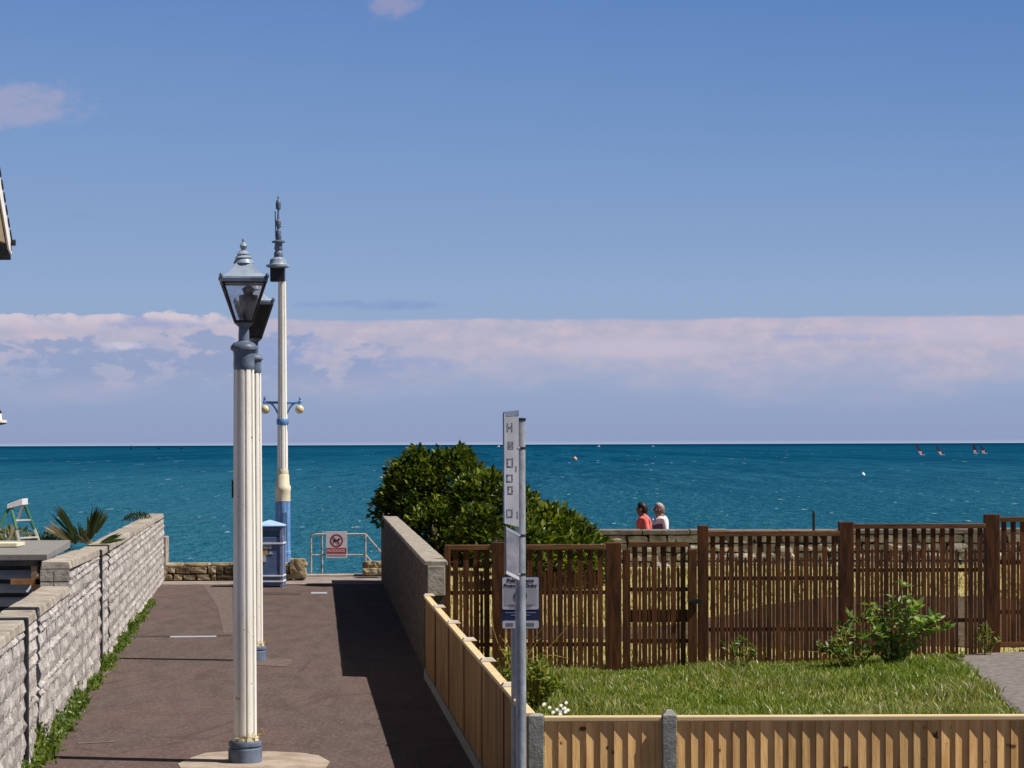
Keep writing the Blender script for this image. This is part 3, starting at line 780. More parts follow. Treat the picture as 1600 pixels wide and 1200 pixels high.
while x < 16:
    L = random.uniform(.7, 1.1); dz = random.uniform(-.012, .012)
    g.box((x, 44.07 + random.uniform(-.01, .01), 1.235), (x + L - .012, 44.58, 1.315 + dz)); x += L
g.build('coping', mat('dark_coping', [(0.13, 0.11, 0.095), (0.24, 0.21, 0.19)], 0.95, 5, bump=0.5), pw, bevel=0.015)

lw = empty('low_sea_wall', (-6, 51.6, 0), 'low golden rubble stone sea wall at the lane end left of the railing', 'wall')
MB().box((-7.5, 51.62, 0), (-4.75, 51.95, 0.30)).build('wall_core', M_RUBMORT, lw)
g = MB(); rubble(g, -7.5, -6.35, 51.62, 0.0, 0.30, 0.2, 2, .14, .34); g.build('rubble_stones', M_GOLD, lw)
g = MB(); rubble(g, -6.35, -4.75, 51.62, 0.0, 0.30, 0.16, 2, .16, .4); g.build('shaded_stones', mat('shade_tinted_stone', [(0.035, 0.025, 0.015), (0.13, 0.1, 0.06)], .95, 5, bump=.8), lw)  # shade on the wall's right half is put into this darker stone colour
g = MB(); x = -7.5
while x < -4.7:
    L = random.uniform(.35, .6); g.rock((x + L / 2, 51.78, .33), (L / 2 * .96, .22, .045), seed=x, amp=.1); x += L
g.build('coping', M_GOLD, lw)
g = MB().rock(P(466, 887, 72.6) + Vector((0, 0, -0.02)), (.17, .2, .21), seed=3, amp=.22, n=3)
tag(g.build('boulder', M_GOLD, loc=P(466, 900, 72.6)), 'upright golden boulder at the foot of the tall blue-based post', 'boulder')
rs = empty('steps_wall', P(583, 898, 71.5), 'short golden stone end wall beside the railing, half hidden by the rendered wall', 'wall')
g = MB(); 
for i in range(3): g.rock(P(573 + i * 11, 893, 71.5), (.085, .15, .07), seed=i + 11, amp=.2)
for i in range(3): g.rock(P(576 + i * 10, 882, 71.3), (.08, .15, .075), seed=i + 21, amp=.2)
g.build('stones', M_GOLD, rs)
MB().box(P(566, 900, 71.0) + Vector((0, .12, 0)), P(604, 879, 71.0) + Vector((0, .4, 0))).build('wall_core', M_RUBMORT, rs)

# ================================================================ FENCES
# --- front close-board fence
ff = empty('close_board_fence', (2.2, 16.75, 0), 'new golden close boarded fence with concrete posts in the foreground right', 'fence')
YF = 16.70
def ffz(x): return 1.012 + x * 0.002
TILT = 0.019
for bay, (xa, xb) in enumerate(((0.215, 1.035), (1.135, 4.20), (4.30, 7.3))):
    g = MB(); x = xa + 0.004
    while x < xb - 0.01:
        x2 = min(x + 0.098, xb)
        j = random.uniform(-.002, .002); zt = 0.975 + random.uniform(-.004, .004)
        # thick left edge stands proud, thin right edge tucks under the next board
        yl = YF - TILT - .006 + j; yr = YF - .004
        g.add([(x, yl, 0.16), (x + .118, yr, 0.16), (x + .118, yr + .006, 0.16), (x, yl + .016, 0.16),
               (x, yl, zt), (x + .118, yr, zt), (x + .118, yr + .006, zt), (x, yl + .018, zt)],
              [(0, 3, 2, 1), (4, 5, 6, 7), (0, 1, 5, 4), (1, 2, 6, 5), (2, 3, 7, 6), (3, 0, 4, 7)])
        x += 0.0965
    g.build('board_panel', M_NEWWOOD, ff)
    MB().box((xa, YF + .03, .35), (xb, YF + .09, .42)).build('back_rail', M_NEWWOOD, ff)
    MB().box((xa, YF + .03, .80), (xb, YF + .09, .87)).build('back_rail', M_NEWWOOD, ff)
    MB().box((xa - .002, YF - TILT - .018, .975), (xb + .002, YF + .045, 1.012)).build('cap_rail', M_NEWCAP, ff, bevel=0.008)
    MB().box((xa, YF - .03, 0), (xb, YF + .02, 0.155)).build('gravel_board', M_CONC, ff)
def cpost(x0, x1, y0, y1, z, parent, peak=0.035):
    g = MB(); cx, cy = (x0 + x1) / 2, (y0 + y1) / 2
    g.add([(x0, y0, 0), (x1, y0, 0), (x1, y1, 0), (x0, y1, 0), (x0, y0, z), (x1, y0, z), (x1, y1, z), (x0, y1, z),
           (cx - .02, cy - .02, z + peak), (cx + .02, cy - .02, z + peak), (cx + .02, cy + .02, z + peak), (cx - .02, cy + .02, z + peak)],
          [(0, 3, 2, 1), (0, 1, 5, 4), (1, 2, 6, 5), (2, 3, 7, 6), (3, 0, 4, 7), (4, 5, 9, 8), (5, 6, 10, 9), (6, 7, 11, 10), (7, 4, 8, 11), (8, 9, 10, 11)])
    return g.build('post', M_CONC, parent, bevel=0.004)
cpost(0.108, 0.212, YF - .06, YF + .055, 1.02, ff, 0.012)
cpost(1.037, 1.133, YF - .06, YF + .055, 1.02, ff, 0.035)
cpost(4.202, 4.298, YF - .06, YF + .055, 1.02, ff, 0.035)
# --- side fence along the lane
sf = empty('close_board_fence', (fcx(23), 23, 0), 'close boarded fence with white capped posts running along the right edge of the lane', 'fence')
ys = [29.9, 27.75, 25.3, 23.05, 20.85, 18.7, 16.86]
dS = Vector((fcx(30) - fcx(16.8), 13.2)).normalized(); nS = Vector((-dS.y, dS.x))  # toward the lane
def pt_s(y, off, z): return Vector((fcx(y) + nS.x * off, y + nS.y * off, z))
for k in range(len(ys) - 1):
    ya, yb = ys[k + 1] + .04, ys[k] - .04
    g = MB(); y = ya; nb = max(1, round((yb - ya) / 0.15)); st = (yb - ya) / nb
    for b_ in range(nb):
        y = ya + st * b_
        jj = random.uniform(-.003, .003)
        g.hexa([pt_s(y, .0, .12), pt_s(y + st + .015, .0, .12), pt_s(y + st + .015, .022 + .012 + jj, .12), pt_s(y, .016 + jj, .12)],
               [pt_s(y, .0, .985), pt_s(y + st + .015, .0, .985), pt_s(y + st + .015, .022 + .012 + jj, .985), pt_s(y, .016 + jj, .985)])
    g.build('board_panel', M_SIDEWOOD, sf)
    MB().hexa([pt_s(ya - .02, -.03, .985), pt_s(yb + .02, -.03, .985), pt_s(yb + .02, .045, .985), pt_s(ya - .02, .045, .985)],
              [pt_s(ya - .02, -.03, 1.018), pt_s(yb + .02, -.03, 1.018), pt_s(yb + .02, .045, 1.018), pt_s(ya - .02, .045, 1.018)]).build('cap_rail', M_NEWCAP, sf, bevel=.006)
    MB().hexa([pt_s(ya - .04, -.03, 0), pt_s(yb + .04, -.03, 0), pt_s(yb + .04, .05, 0), pt_s(ya - .04, .05, 0)],
              [pt_s(ya - .04, -.03, .115), pt_s(yb + .04, -.03, .115), pt_s(yb + .04, .05, .115), pt_s(ya - .04, .05, .115)]).build('gravel_board', M_CONC, sf)
for y in ys[:-1]:
    g = MB(); g.hexa([pt_s(y - .037, -.07, 0), pt_s(y + .037, -.07, 0), pt_s(y + .037, .012, 0), pt_s(y - .037, .012, 0)],
                     [pt_s(y - .037, -.07, 1.02), pt_s(y + .037, -.07, 1.02), pt_s(y + .037, .012, 1.02), pt_s(y - .037, .012, 1.02)])
    p_ = g.build('post', M_SIDEWOOD, sf)
    MB().hexa([pt_s(y - .035, .012, .12), pt_s(y + .035, .012, .12), pt_s(y + .035, .040, .12), pt_s(y - .035, .040, .12)], [pt_s(y - .035, .012, .984), pt_s(y + .035, .012, .984), pt_s(y + .035, .040, .984), pt_s(y - .035, .040, .984)]).build('joint_strip', M_BROWN, p_)
    c = MB(); c.hexa([pt_s(y - .06, -.09, 1.021), pt_s(y + .06, -.09, 1.021), pt_s(y + .06, .055, 1.021), pt_s(y - .06, .055, 1.021)],
                     [pt_s(y - .045, -.06, 1.05), pt_s(y + .045, -.06, 1.05), pt_s(y + .045, .035, 1.05), pt_s(y - .045, .035, 1.05)])
    c.build('post_cap', mat('pale_wood_cap', [(0.5, 0.42, 0.34), (0.62, 0.54, 0.46)], .8), p_, bevel=.004)

# --- brown picket fence at the back of the garden
def picket(mb, x, y, w_, z0, z1, pointed, th=.018):
    h = w_ / 2
    if pointed:
        mb.add([(x - h, y, z0), (x + h, y, z0), (x + h, y, z1 - .04), (x, y, z1), (x - h, y, z1 - .04),
                (x - h, y + th, z0), (x + h, y + th, z0), (x + h, y + th, z1 - .04), (x, y + th, z1), (x - h, y + th, z1 - .04)],
               [(0, 1, 2, 3, 4), (9, 8, 7, 6, 5), (0, 5, 6, 1), (1, 6, 7, 2), (2, 7, 8, 3), (3, 8, 9, 4), (4, 9, 5, 0)])
    else: mb.box((x - h, y, z0), (x + h, y + th, z1))
pf = empty('picket_fence', (3, 30.8, 0), 'tall dark brown picket fence across the back of the grass, stepping up to the right', 'fence')
def bay(pxa, pxb, top, s, zbot, root, short=0.29, railw=.045, missing=(), toprail=True):
    y = F / s
    xa, xb = (pxa - 800) / s, (pxb - 800) / s
    pitch = 15.0 / 123
    n = max(2, round((xb - xa) / pitch)); st = (xb - xa) / n
    g = MB()
    for i in range(n):
        x = xa + st * (i + .5)
        if i not in missing: picket(g, x, y + random.uniform(-.003, .003), st * .53 + random.uniform(-.002, .002), zbot + random.uniform(0, .02), top - .03, False)
        if i: 
            x = xa + st * i
            picket(g, x, y + random.uniform(-.003, .003), st * .29 + random.uniform(-.002, .002), zbot + random.uniform(0, .02), top - short + random.uniform(-.012, .008), True)
    g.build('picket_panel', M_BROWN, root)
    for zr in (top - .56 - .02, top - 1.24):
        MB().box((xa, y + .021, zr - .025), (xb, y + .06, zr + .025)).build('cross_rail', M_BROWN, root)
    if toprail:
        MB().box((xa - .01, y - .02, top - .035), (xb + .01, y + .07, top + .03)).build('top_rail', M_BROWNTOP, root, bevel=.005)
def post(pxa, pxb, top, s, root, zb=0):
    y = F / s; xa, xb = (pxa - 800) / s, (pxb - 800) / s
    return MB().box((xa, y - .05, zb), (xb, y + .10, top)).build('post', M_BROWN, root, bevel=.008)
def zt(py, s): return EYE - (py - 694.4) / s
bay(703, 768, zt(855, 123), 123, .03, pf); bay(788, 945, zt(855, 123), 123, .03, pf)
post(694, 703, zt(851, 123), 123, pf)
post(768, 788, zt(847, 123), 123, pf); post(945, 970, zt(849, 123), 122.5, pf)
bay(1106, 1310, zt(835, 121), 121, .03, pf); bay(1333, 1538, zt(824, 119), 119, .10, pf, missing=(11,)); bay(1561, 1765, zt(814, 117), 117, .16, pf)
post(1090, 1106, zt(822, 121.5), 121.5, pf); post(1310, 1333, zt(817, 119.5), 119.5, pf); post(1538, 1561, zt(806, 117.5), 117.5, pf)
post(1765, 1788, zt(796, 115.5), 115.5, pf)
MB().box(((1561 - 800) / 117, F / 117 - .03, .17), ((1765 - 800) / 117, F / 117, .24)).build('kick_board', M_BROWNTOP, pf)
# gate
gt = empty('picket_gate', ((1030 - 800) / 122.3, F / 122.3, 0), 'lower dark brown picket gate between the thick post and the fence step', 'gate')
bay(984, 1074, zt(851, 122.3), 122.3, .05, gt, short=.28)
for a_, b_ in ((972, 984), (1074, 1088)):
    MB().box(((a_ - 800) / 122.3, F / 122.3 - .03, .04), ((b_ - 800) / 122.3, F / 122.3 + .02, zt(855, 122.3) - .035)).build('stile', M_BROWN, gt, bevel=.004)
MB().box(((984 - 800) / 122.3, F / 122.3 + .021, .62), ((1074 - 800) / 122.3, F / 122.3 + .055, .78)).build('mid_rail', M_BROWN, gt)
MB().box(((1080 - 800) / 122.3, F / 122.3 - .06, .86), ((1095 - 800) / 122.3, F / 122.3 - .035, .92)).build('latch', M_DARK, gt)

# thin dark pole standing behind the fence
g = MB().lathe([(0.024, 0), (0.024, zt(800, 86) - .03), (.028, zt(800, 86) - .02), (.02, zt(800, 86))], P(1271, 700, 86) * 1, 10)
q = P(1271, 700, 86); g.v = [Vector((v.x, v.y, v.z - q.z)) for v in g.v]
tag(g.build('pole', M_DARK, loc=(q.x, q.y, 0), smooth=True), 'thin dark pole sticking up behind the picket fence against the sea', 'pole')

# ================================================================ LAMP POSTS
def old_lamp(px, s, colz, lant, base_z, label, solid=False, rot=R(8)):
    """colz: height where the collar starts; lant: lantern scale"""
    b = G(px, 694.4 + 2.9 * s); b = Vector(((px - 800) / s, F / s, 0))
    root = empty('street_lamp', b, label, 'street lamp', 'white fluted street lamps in the lane')
    c = b
    col = MB().lathe([(.108, .15), (.107, .5), (.104, 1.5), (.100, 2.5), (.094, colz - .17)], c, 72, flute=9, depth=.022, rz=R(12))
    column = col.build('column', M_WHITE, root)
    MB().lathe([(.155, 0), (.155, .125), (.150, .13), (.142, .135), (.142, .15), (.152, .155), (.152, .185), (.146, .195), (.11, .2)], c, 32).build('base', M_BLUEGREY, root, smooth=True)
    MB().lathe([(.09, colz - .175), (.094, colz - .17), (.098, colz - .12), (.094, colz - .04), (.100, colz + .0), (.122, colz + .015), (.124, colz + .03), (.118, colz + .05), (.095, colz + .075), (.055, colz + .09), (.045, colz + .10), (.048, colz + .14)], c, 28).build('capital', M_BLUEGREY, root, smooth=True)
    L = lant; z0 = colz + .10
    def zz(v): return z0 + v * L
    ln = MB().lathe([(.05, colz + .09), (.050 * L, zz(.05)), (.046 * L, zz(.12)), (.085 * L, zz(.155)), (.09 * L, zz(.17))], c, 14); 
    neck = ln.build('lantern_bracket', M_BLUEGREY, root, smooth=True)
    # glass body: four bars, four panes
    zb, zt_ = zz(.17), zz(.53); rb, rt = .108 * L, .275 * L
    bars = MB(); panes = []
    cor = lambda r, z, k: c + Vector((r * math.cos(R(45 + 90 * k) + rot), r * math.sin(R(45 + 90 * k) + rot), z))
    for k in range(4):
        bars.tube(cor(rb, zb, k), cor(rt, zt_, k), .012 * L, .014 * L, 6)
        bars.tube(cor(rb, zb, k), cor(rb, zb, k + 1), .014 * L, n=6); bars.tube(cor(rt, zt_, k), cor(rt, zt_, k + 1), .016 * L, n=6)
    lan = bars.build('lantern_frame', M_DARK, root)
    for k in range(4):
        n_ = ((cor(1, 0, k) + cor(1, 0, k + 1)) / 2 - c); n_.z = 0; n_ = n_.normalized() * .004
        g = MB().hexa([cor(rb, zb, k) + n_, cor(rb, zb, k + 1) + n_, cor(rb, zb, k + 1) - n_, cor(rb, zb, k) - n_],
                      [cor(rt, zt_, k) + n_, cor(rt, zt_, k + 1) + n_, cor(rt, zt_, k + 1) - n_, cor(rt, zt_, k) - n_])
        g.build('glass_pane', M_DARK if solid else M_GLASS, lan)
    # lamp unit inside
    MB().lathe([(.05 * L, zz(.18)), (.062 * L, zz(.22)), (.066 * L, zz(.30)), (.085 * L, zz(.31)), (.088 * L, zz(.41)), (.04 * L, zz(.42)), (.06 * L, zz(.47)), (.02 * L, zz(.50))], c + Vector((.045, -.02, 0)), 12).build('lamp_unit', M_DARK, root, smooth=True)
    # roof: square eave, concave hip, tiers and finial
    s2 = math.sqrt(2)
    MB().lathe([(rt + .025, zt_ - .005), (rt + .03, zt_ + .03 * L), (rt + .012, zt_ + .045 * L)], c, sq=True, rz=R(45) + rot).build('eave', M_BLUEGREY, root, bevel=.004)
    rf = MB().lathe([(rt + .01, zt_ + .045 * L), (rt * .72, zt_ + .085 * L), (rt * .50, zt_ + .13 * L), (rt * .36, zt_ + .175 * L)], c, sq=True, rz=R(45) + rot)
    roof = rf.build('roof', M_LAMPBLUE, root)
    k1 = .175
    def z_(v): return zt_ + (k1 + v) * L
    MB().lathe([(.075 * L, z_(-.005)), (.095 * L, z_(.0)), (.082 * L, z_(.03)), (.07 * L, z_(.045)), (.082 * L, z_(.05)), (.058 * L, z_(.07)), (.062 * L, z_(.085)), (.04 * L, z_(.11)), (.018 * L, z_(.12)),
                (.03 * L, z_(.14)), (.036 * L, z_(.16)), (.022 * L, z_(.185)), (.009 * L, z_(.195)), (.014 * L, z_(.21)), (.004 * L, z_(.235))], c, 18).build('finial', M_LAMPBLUE, roof, smooth=True)
    for k in range(4):
        MB().sphere(cor(rt + .02, zt_ + .05 * L, k), .018 * L, 8, (1, 1, 1.5)).build('corner_knob', M_BLUEGREY, roof, smooth=True)
    # torn paint sleeve and tie at the foot of the column
    g = MB()
    for i in range(9):
        a_ = R(-150 + i * 17); r_ = .118 + .01 * (i % 2); w_ = .035
        h_ = .04 + .05 * math.exp(-((i - 5.5) / 1.6) ** 2)
        p0 = c + Vector((r_ * math.cos(a_ - .2), r_ * math.sin(a_ - .2), .2)); p1 = c + Vector((r_ * math.cos(a_ + .2), r_ * math.sin(a_ + .2), .2))
        q0 = c + Vector((.125 * math.cos(a_ - .1), .125 * math.sin(a_ - .1), .2 + h_)); q1 = c + Vector(((.122) * math.cos(a_ + .15), (.122) * math.sin(a_ + .15), .2 + h_ * .7))
        o_ = Vector((math.cos(a_), math.sin(a_), 0)) * .006
        g.hexa([p0, p1, p1 + o_, p0 + o_], [q0, q1, q1 + o_, q0 + o_])
    g.build('flaked_paint', M_CREAM, root)
    g = MB().path([c + Vector((.125 * math.cos(t_), .125 * math.sin(t_), .235 + .012 * math.sin(t_ * 3))) for t_ in [R(-100 + 15 * i) for i in range(9)]] + [c + Vector((.165, .01, .25)), c + Vector((.155, -.02, .31))], .008, 6)
    g.build('strap', M_TWIG, root)
    g = MB().box(c + Vector((-.1145, -.02, 2.42)), c + Vector((-.098, .02, 2.58)))
    g.build('access_plate', M_DARK, root, bevel=.003)
    return root
l1 = old_lamp(381.5, 170.7, 3.76, 1.0, 0, 'large white fluted street lamp with glass lantern, nearest in the middle of the lane')
l2 = old_lamp(397.5, 116.0, 4.04, 1.22, 0, 'farther white fluted street lamp mostly hidden behind the nearest lamp, dark lantern', solid=True)

# tall ornamental post
b = Vector(((441.5 - 800) / 71.3, F / 71.3, 0)); s = 71.3
tp = empty('lighting_column', b, 'tallest slender cream and blue ornamental column with two small globe lamps at the lane end', 'lighting column')
def zq(py): return EYE - (py + ROLL * (441 - 800) - 694.4) / s
MB().lathe([(.19, 0), (.19, .08), (.172, .1), (.168, zq(868)), (.175, zq(866)), (.175, zq(862)), (.165, zq(860)), (.165, zq(782))], b, 40, flute=8, depth=.012).build('lower_column', M_BLUE, tp)
MB().lathe([(.17, zq(783)), (.17, zq(768)), (.178, zq(766)), (.178, zq(760)), (.15, zq(757)), (.14, zq(742)), (.128, zq(741)), (.128, zq(736)), (.118, zq(733))], b, 28).build('cream_collar', M_CREAM, tp, smooth=True)
MB().lathe([(.115, zq(734)), (.112, zq(660)), (.10, zq(620)), (.092, zq(500)), (.085, zq(440))], b, 40, flute=8, depth=.016).build('upper_column', M_WHITE, tp)
MB().lathe([(.118, zq(664)), (.13, zq(661)), (.13, zq(656)), (.115, zq(654))], b, 24).build('collar_ring', M_BLUE, tp, smooth=True)
g = MB()
za = zq(629)
g.tube(b + Vector((-.40, 0, za)), b + Vector((-.09, 0, za)), .028, n=8); g.tube(b + Vector((.09, 0, za)), b + Vector((.40, 0, za)), .028, n=8)
for sg in (-1, 1):
    g.path([b + Vector((sg * (.10 + .22 * t_), 0, za - .24 * (1 - t_) ** 2.2)) for t_ in (0, .25, .5, .75, 1)], .022, 6)
    g.lathe([(.035, za - .03), (.035, za + .03), (.02, za + .05), (.03, za + .09), (.012, za + .13)], b + Vector((sg * .39, 0, 0)), 10)
arm = g.build('cross_arm', M_BLUE, tp)
for sg in (-1, 1):
    MB().sphere(b + Vector((sg * .375, 0, za - .15)), .098, 18).build('globe', M_GLOBE, arm, smooth=True)
h = b + Vector((-.085, 0, 0))
MB().box(h + Vector((-.165, -.13, zq(440))), h + Vector((.145, .13, zq(419)))).build('control_box', M_DARK, tp, bevel=.01)
MB().lathe([(.17, zq(419)), (.26, zq(417)), (.262, zq(414)), (.2, zq(413)), (.19, zq(412)), (.17, zq(405)), (.11, zq(403)), (.10, zq(402))], h, 28).build('cap_disc', M_LAMPBLUE, tp, smooth=True)
MB().lathe([(.09, zq(403)), (.1, zq(400)), (.1, zq(395)), (.07, zq(392)), (.095, zq(389)), (.08, zq(381)), (.08, zq(380)), (.145, zq(379)), (.145, zq(377)), (.06, zq(375)), (.07, zq(372)), (.055, zq(362)), (.03, zq(358)), (.065, zq(350)),
            (.06, zq(345)), (.03, zq(343)), (.02, zq(328)), (.055, zq(326)), (.06, zq(318)), (.04, zq(313)), (.014, zq(311)), (.02, zq(308)), (.005, zq(306))], h + Vector((.01, 0, 0)), 18).build('spire', M_BLUEGREY, tp, smooth=True)
g = MB().tube(h + Vector((-.05, 0, zq(372))), h + Vector((-.06, 0, zq(330))), .012, n=6)
g.tube(h + Vector((.08, 0, zq(354))), h + Vector((.0, 0, zq(350))), .02, n=6)
g.build('spire_scroll', M_BLUEGREY, tp)
MB().box(b + Vector((.02, -.185, zq(845))), b + Vector((.12, -.165, zq(800)))).build('door_panel', M_BLUE, tp, bevel=.005)
MB().lathe([(.178, zq(888)), (.185, zq(886)), (.178, zq(882))], b, 24).build('white_band', M_BAND, tp, smooth=True)

# litter bin
b = Vector(((421 - 800) / 76.2, F / 76.2, 0)); s = 76.2
bn = empty('litter_bin', b, 'square blue litter bin with pyramid lid and white bands beside the tall column', 'litter bin')
hw = .285
def zb_(py): return max(0.0, EYE - (py - 1.3 - 694.4) / s)
MB().box(b + Vector((-hw, -hw, .02)), b + Vector((hw, hw, zb_(838)))).build('body', M_BINBLUE, bn, bevel=.015)
g = MB()
for sx in (-1, 1):
    for sy in (-1, 1):
        cx, cy = b.x + sx * (hw - .02), b.y + sy * (hw - .02); g.box((cx - .035, cy - .035, .0), (cx + .035, cy + .035, zb_(823)))
g.build('corner_posts', mat('bin_corner', [(0.16, 0.2, 0.36), (0.24, 0.28, 0.44)], 0.5, 6), bn, bevel=.01)
MB().box(b + Vector((-hw + .04, -hw + .06, zb_(838))), b + Vector((hw - .04, hw - .06, zb_(824)))).build('opening_liner', mat('teal_liner', [(0.05, 0.14, 0.22), (0.07, 0.19, 0.28)], .5), bn)
MB().box(b + Vector((-hw, -hw + .01, zb_(829))), b + Vector((hw, -hw + .035, zb_(824)))).build('lintel', M_BINBLUE, bn)
z0 = zb_(822); g = MB()
hh = hw + .03
g.add([b + Vector(q) for q in ((-hh, -hh, z0), (hh, -hh, z0), (hh, hh, z0), (-hh, hh, z0), (-hh, -hh, z0 + .02), (hh, -hh, z0 + .02), (hh, hh, z0 + .02), (-hh, hh, z0 + .02), (-.02, -.02, z0 + .125), (.02, -.02, z0 + .125), (.02, .02, z0 + .125), (-.02, .02, z0 + .125))],
      [(0, 3, 2, 1), (0, 1, 5, 4), (1, 2, 6, 5), (2, 3, 7, 6), (3, 0, 4, 7), (4, 5, 9, 8), (5, 6, 10, 9), (6, 7, 11, 10), (7, 4, 8, 11), (8, 9, 10, 11)])
g.build('lid', M_LIDBLUE, bn, bevel=.006)
for py in (848.5, 899, 907.5):
    z = zb_(py); MB().box(b + Vector((-hw - .022, -hw - .022, z - .016)), b + Vector((hw + .022, hw + .022, z + .016))).build('band', M_BAND, bn, bevel=.006)
g = MB().box(b + Vector((-.18, -hw - .012, zb_(856))), b + Vector((.06, -hw - .001, zb_(849.5)))).build('label_plate', M_SIGNG, bn)
text('lettering', 'LITTER', .06, b + Vector((-.04, -hw - .014, zb_(853))), M_INK, g, sx=.9)
MB().box(b + Vector((-.20, -hw - .01, zb_(866))), b + Vector((-.02, -hw - .001, zb_(859)))).build('sticker', mat('red_yellow_sticker', [(0.5, .12, .05), (.6, .5, .15)], .5, 12), bn)
MB().box(b + Vector((-.16, -hw - .011, zb_(877))), b + Vector((-.05, -hw - .001, zb_(866.5)))).build('sticker', M_SIGNG, bn)
MB().add([b + Vector(q) for q in ((.0, -hw - .003, zb_(865)), (.1, -hw - .003, zb_(865)), (.04, -hw - .003, zb_(860)), (.0, -hw - .008, zb_(865)), (.1, -hw - .008, zb_(865)), (.04, -hw - .008, zb_(860)))], [(0, 1, 2), (5, 4, 3), (0, 3, 4, 1), (1, 4, 5, 2), (2, 5, 3, 0)]).build('sticker', M_SIGNG, bn)

# railing with the dog sign
s = 70.2
A, B = P(486, 898, s), P(571, 898, s)
A.z = 0; B.z = 0
rl = empty('railing', (A + B) / 2, 'low weathered pipe railing at the top of the beach steps', 'railing')
zt1, zt2 = EYE - (833.5 - 694) / s, EYE - (866 - 694) / s
r_ = .023
g = MB(); g.path([A, A + Vector((0, 0, zt1 - .1)), A + Vector((.03, 0, zt1 - .03)), A + Vector((.1, 0, zt1)), B + Vector((0, 0, zt1))], r_, 10); g.build('top_rail', M_RAIL, rl, smooth=True)
MB().tube(B, B + Vector((0, 0, zt1)), r_, n=10).build('post', M_RAIL, rl, smooth=True)
MB().tube(A + Vector((0, 0, zt2)), B + Vector((0, 0, zt2)), r_ * .85, n=10).build('mid_rail', M_RAIL, rl, smooth=True)
A2 = A + Vector((.14, 1.3, 0)); A2.z = -.0
MB().path([A2 + Vector((0, 0, -2.0)), A2 + Vector((0, 0, zt1 - .06)), A + Vector((0.03, 0.02, zt1 - .02))], r_, 10).build('return_rail', M_RAIL, rl, smooth=True)
g = MB(); g.tube(B + Vector((0, 0, zt1)), B + Vector((.62, .5, zt1 - .78)), r_, n=10); g.tube(B + Vector((0, 0, zt2)), B + Vector((.62, .5, zt2 - .78)), r_, n=10)
g.build('sloping_handrail', M_RAIL, rl, smooth=True)
# steps below, and their landing
g = MB()
for i in range(6): g.box((A.x - .1, 53.56 + i * .35, -5), (B.x + .6, 53.56 + (i + 1) * .35, -.17 * (i + 1) - .02))
tag(g.build('beach_steps', M_CONC, loc=(A.x, 54, 0)), 'concrete steps going down to the beach behind the railing', 'steps')
c = (P(509.5, 830, s) + P(542.5, 872, s)) / 2; c.y = A.y - .035
sg = empty('sign', c, 'white no dogs sign with red ring and red band fixed to the railing', 'sign')
wd, ht = .235, .295
MB().box(c + Vector((-wd, -.004, -ht)), c + Vector((wd, .004, ht))).build('board', M_SIGNW, sg, bevel=.003)
def ring(mb, cc, r0, r1, y, n=32):
    for i in range(n):
        a0, a1 = 2 * PI * i / n, 2 * PI * (i + 1) / n
        p_ = lambda r, a_, dy: cc + Vector((r * math.cos(a_), y + dy, r * math.sin(a_)))
        mb.hexa([p_(r0, a0, 0), p_(r1, a0, 0), p_(r1, a1, 0), p_(r0, a1, 0)], [p_(r0, a0, -.002), p_(r1, a0, -.002), p_(r1, a1, -.002), p_(r0, a1, -.002)])
rc = c + Vector((0, 0, .09))
g = MB(); ring(g, rc, .115, .145, -.0045)
dd = Vector((1, 0, -1)).normalized(); pp = Vector((1, 0, 1)).normalized() * .014
g.hexa([rc - dd * .12 + pp + Vector((0, -.0085, 0)), rc + dd * .12 + pp + Vector((0, -.0085, 0)), rc + dd * .12 - pp + Vector((0, -.0085, 0)), rc - dd * .12 - pp + Vector((0, -.0085, 0))],
       [rc - dd * .12 + pp + Vector((0, -.0105, 0)), rc + dd * .12 + pp + Vector((0, -.0105, 0)), rc + dd * .12 - pp + Vector((0, -.0105, 0)), rc - dd * .12 - pp + Vector((0, -.0105, 0))])
g.build('prohibition_ring', M_RING, sg)
dog = [(-.075, -.06), (-.055, -.06), (-.052, -.025), (.02, -.02), (.03, -.06), (.048, -.06), (.048, -.0), (.06, .02), (.085, .022), (.09, .038), (.062, .055), (.055, .068), (.045, .055), (.028, .03), (-.055, .022), (-.07, .05), (-.08, .048), (-.068, .01)]
n = len(dog)
g = MB().add([rc + Vector((a_, -.0045, b_)) for a_, b_ in dog] + [rc + Vector((a_, -.0078, b_)) for a_, b_ in dog],
             [tuple(range(n)), tuple(range(n, 2 * n))[::-1]] + [(i, (i + 1) % n, n + (i + 1) % n, n + i) for i in range(n)])
g.build('dog_symbol', M_INK, sg)
bd = MB().box(c + Vector((-wd + .015, -.0065, -.20)), c + Vector((wd - .015, -.0045, -.07))).build('red_band', M_SIGNRED, sg)
for w_, dx in (('NO', -.135), ('DOGS', .060)): text('lettering', w_, .088, c + Vector((dx, -.0075, -.135)), M_SIGNW, bd, bold=.001)
MB().box(c + Vector((-wd + .03, -.0065, -.252)), c + Vector((wd - .03, -.0045, -.236))).build('small_print', M_GREYINK, sg)

# ================================================================ BUS STOP POLE AND NOTICE
s = 228.0
b = Vector(((812.5 - 800) / s, F / s, 0))
bp = empty('bus_stop', b, 'galvanised pole with edge-on faded bus stop flag and timetable case in front of the fences', 'bus stop')
def zs(py): return EYE - (py - 694.4) / s
MB().lathe([(.0365, 0), (.0365, zs(657)), (.030, zs(655.5))], b, 22).build('pole', M_GALV, bp, smooth=True)
MB().lathe([(.041, zs(657.5)), (.042, zs(654)), (.03, zs(653))], b, 22).build('pole_cap', M_DARK, bp, smooth=True)
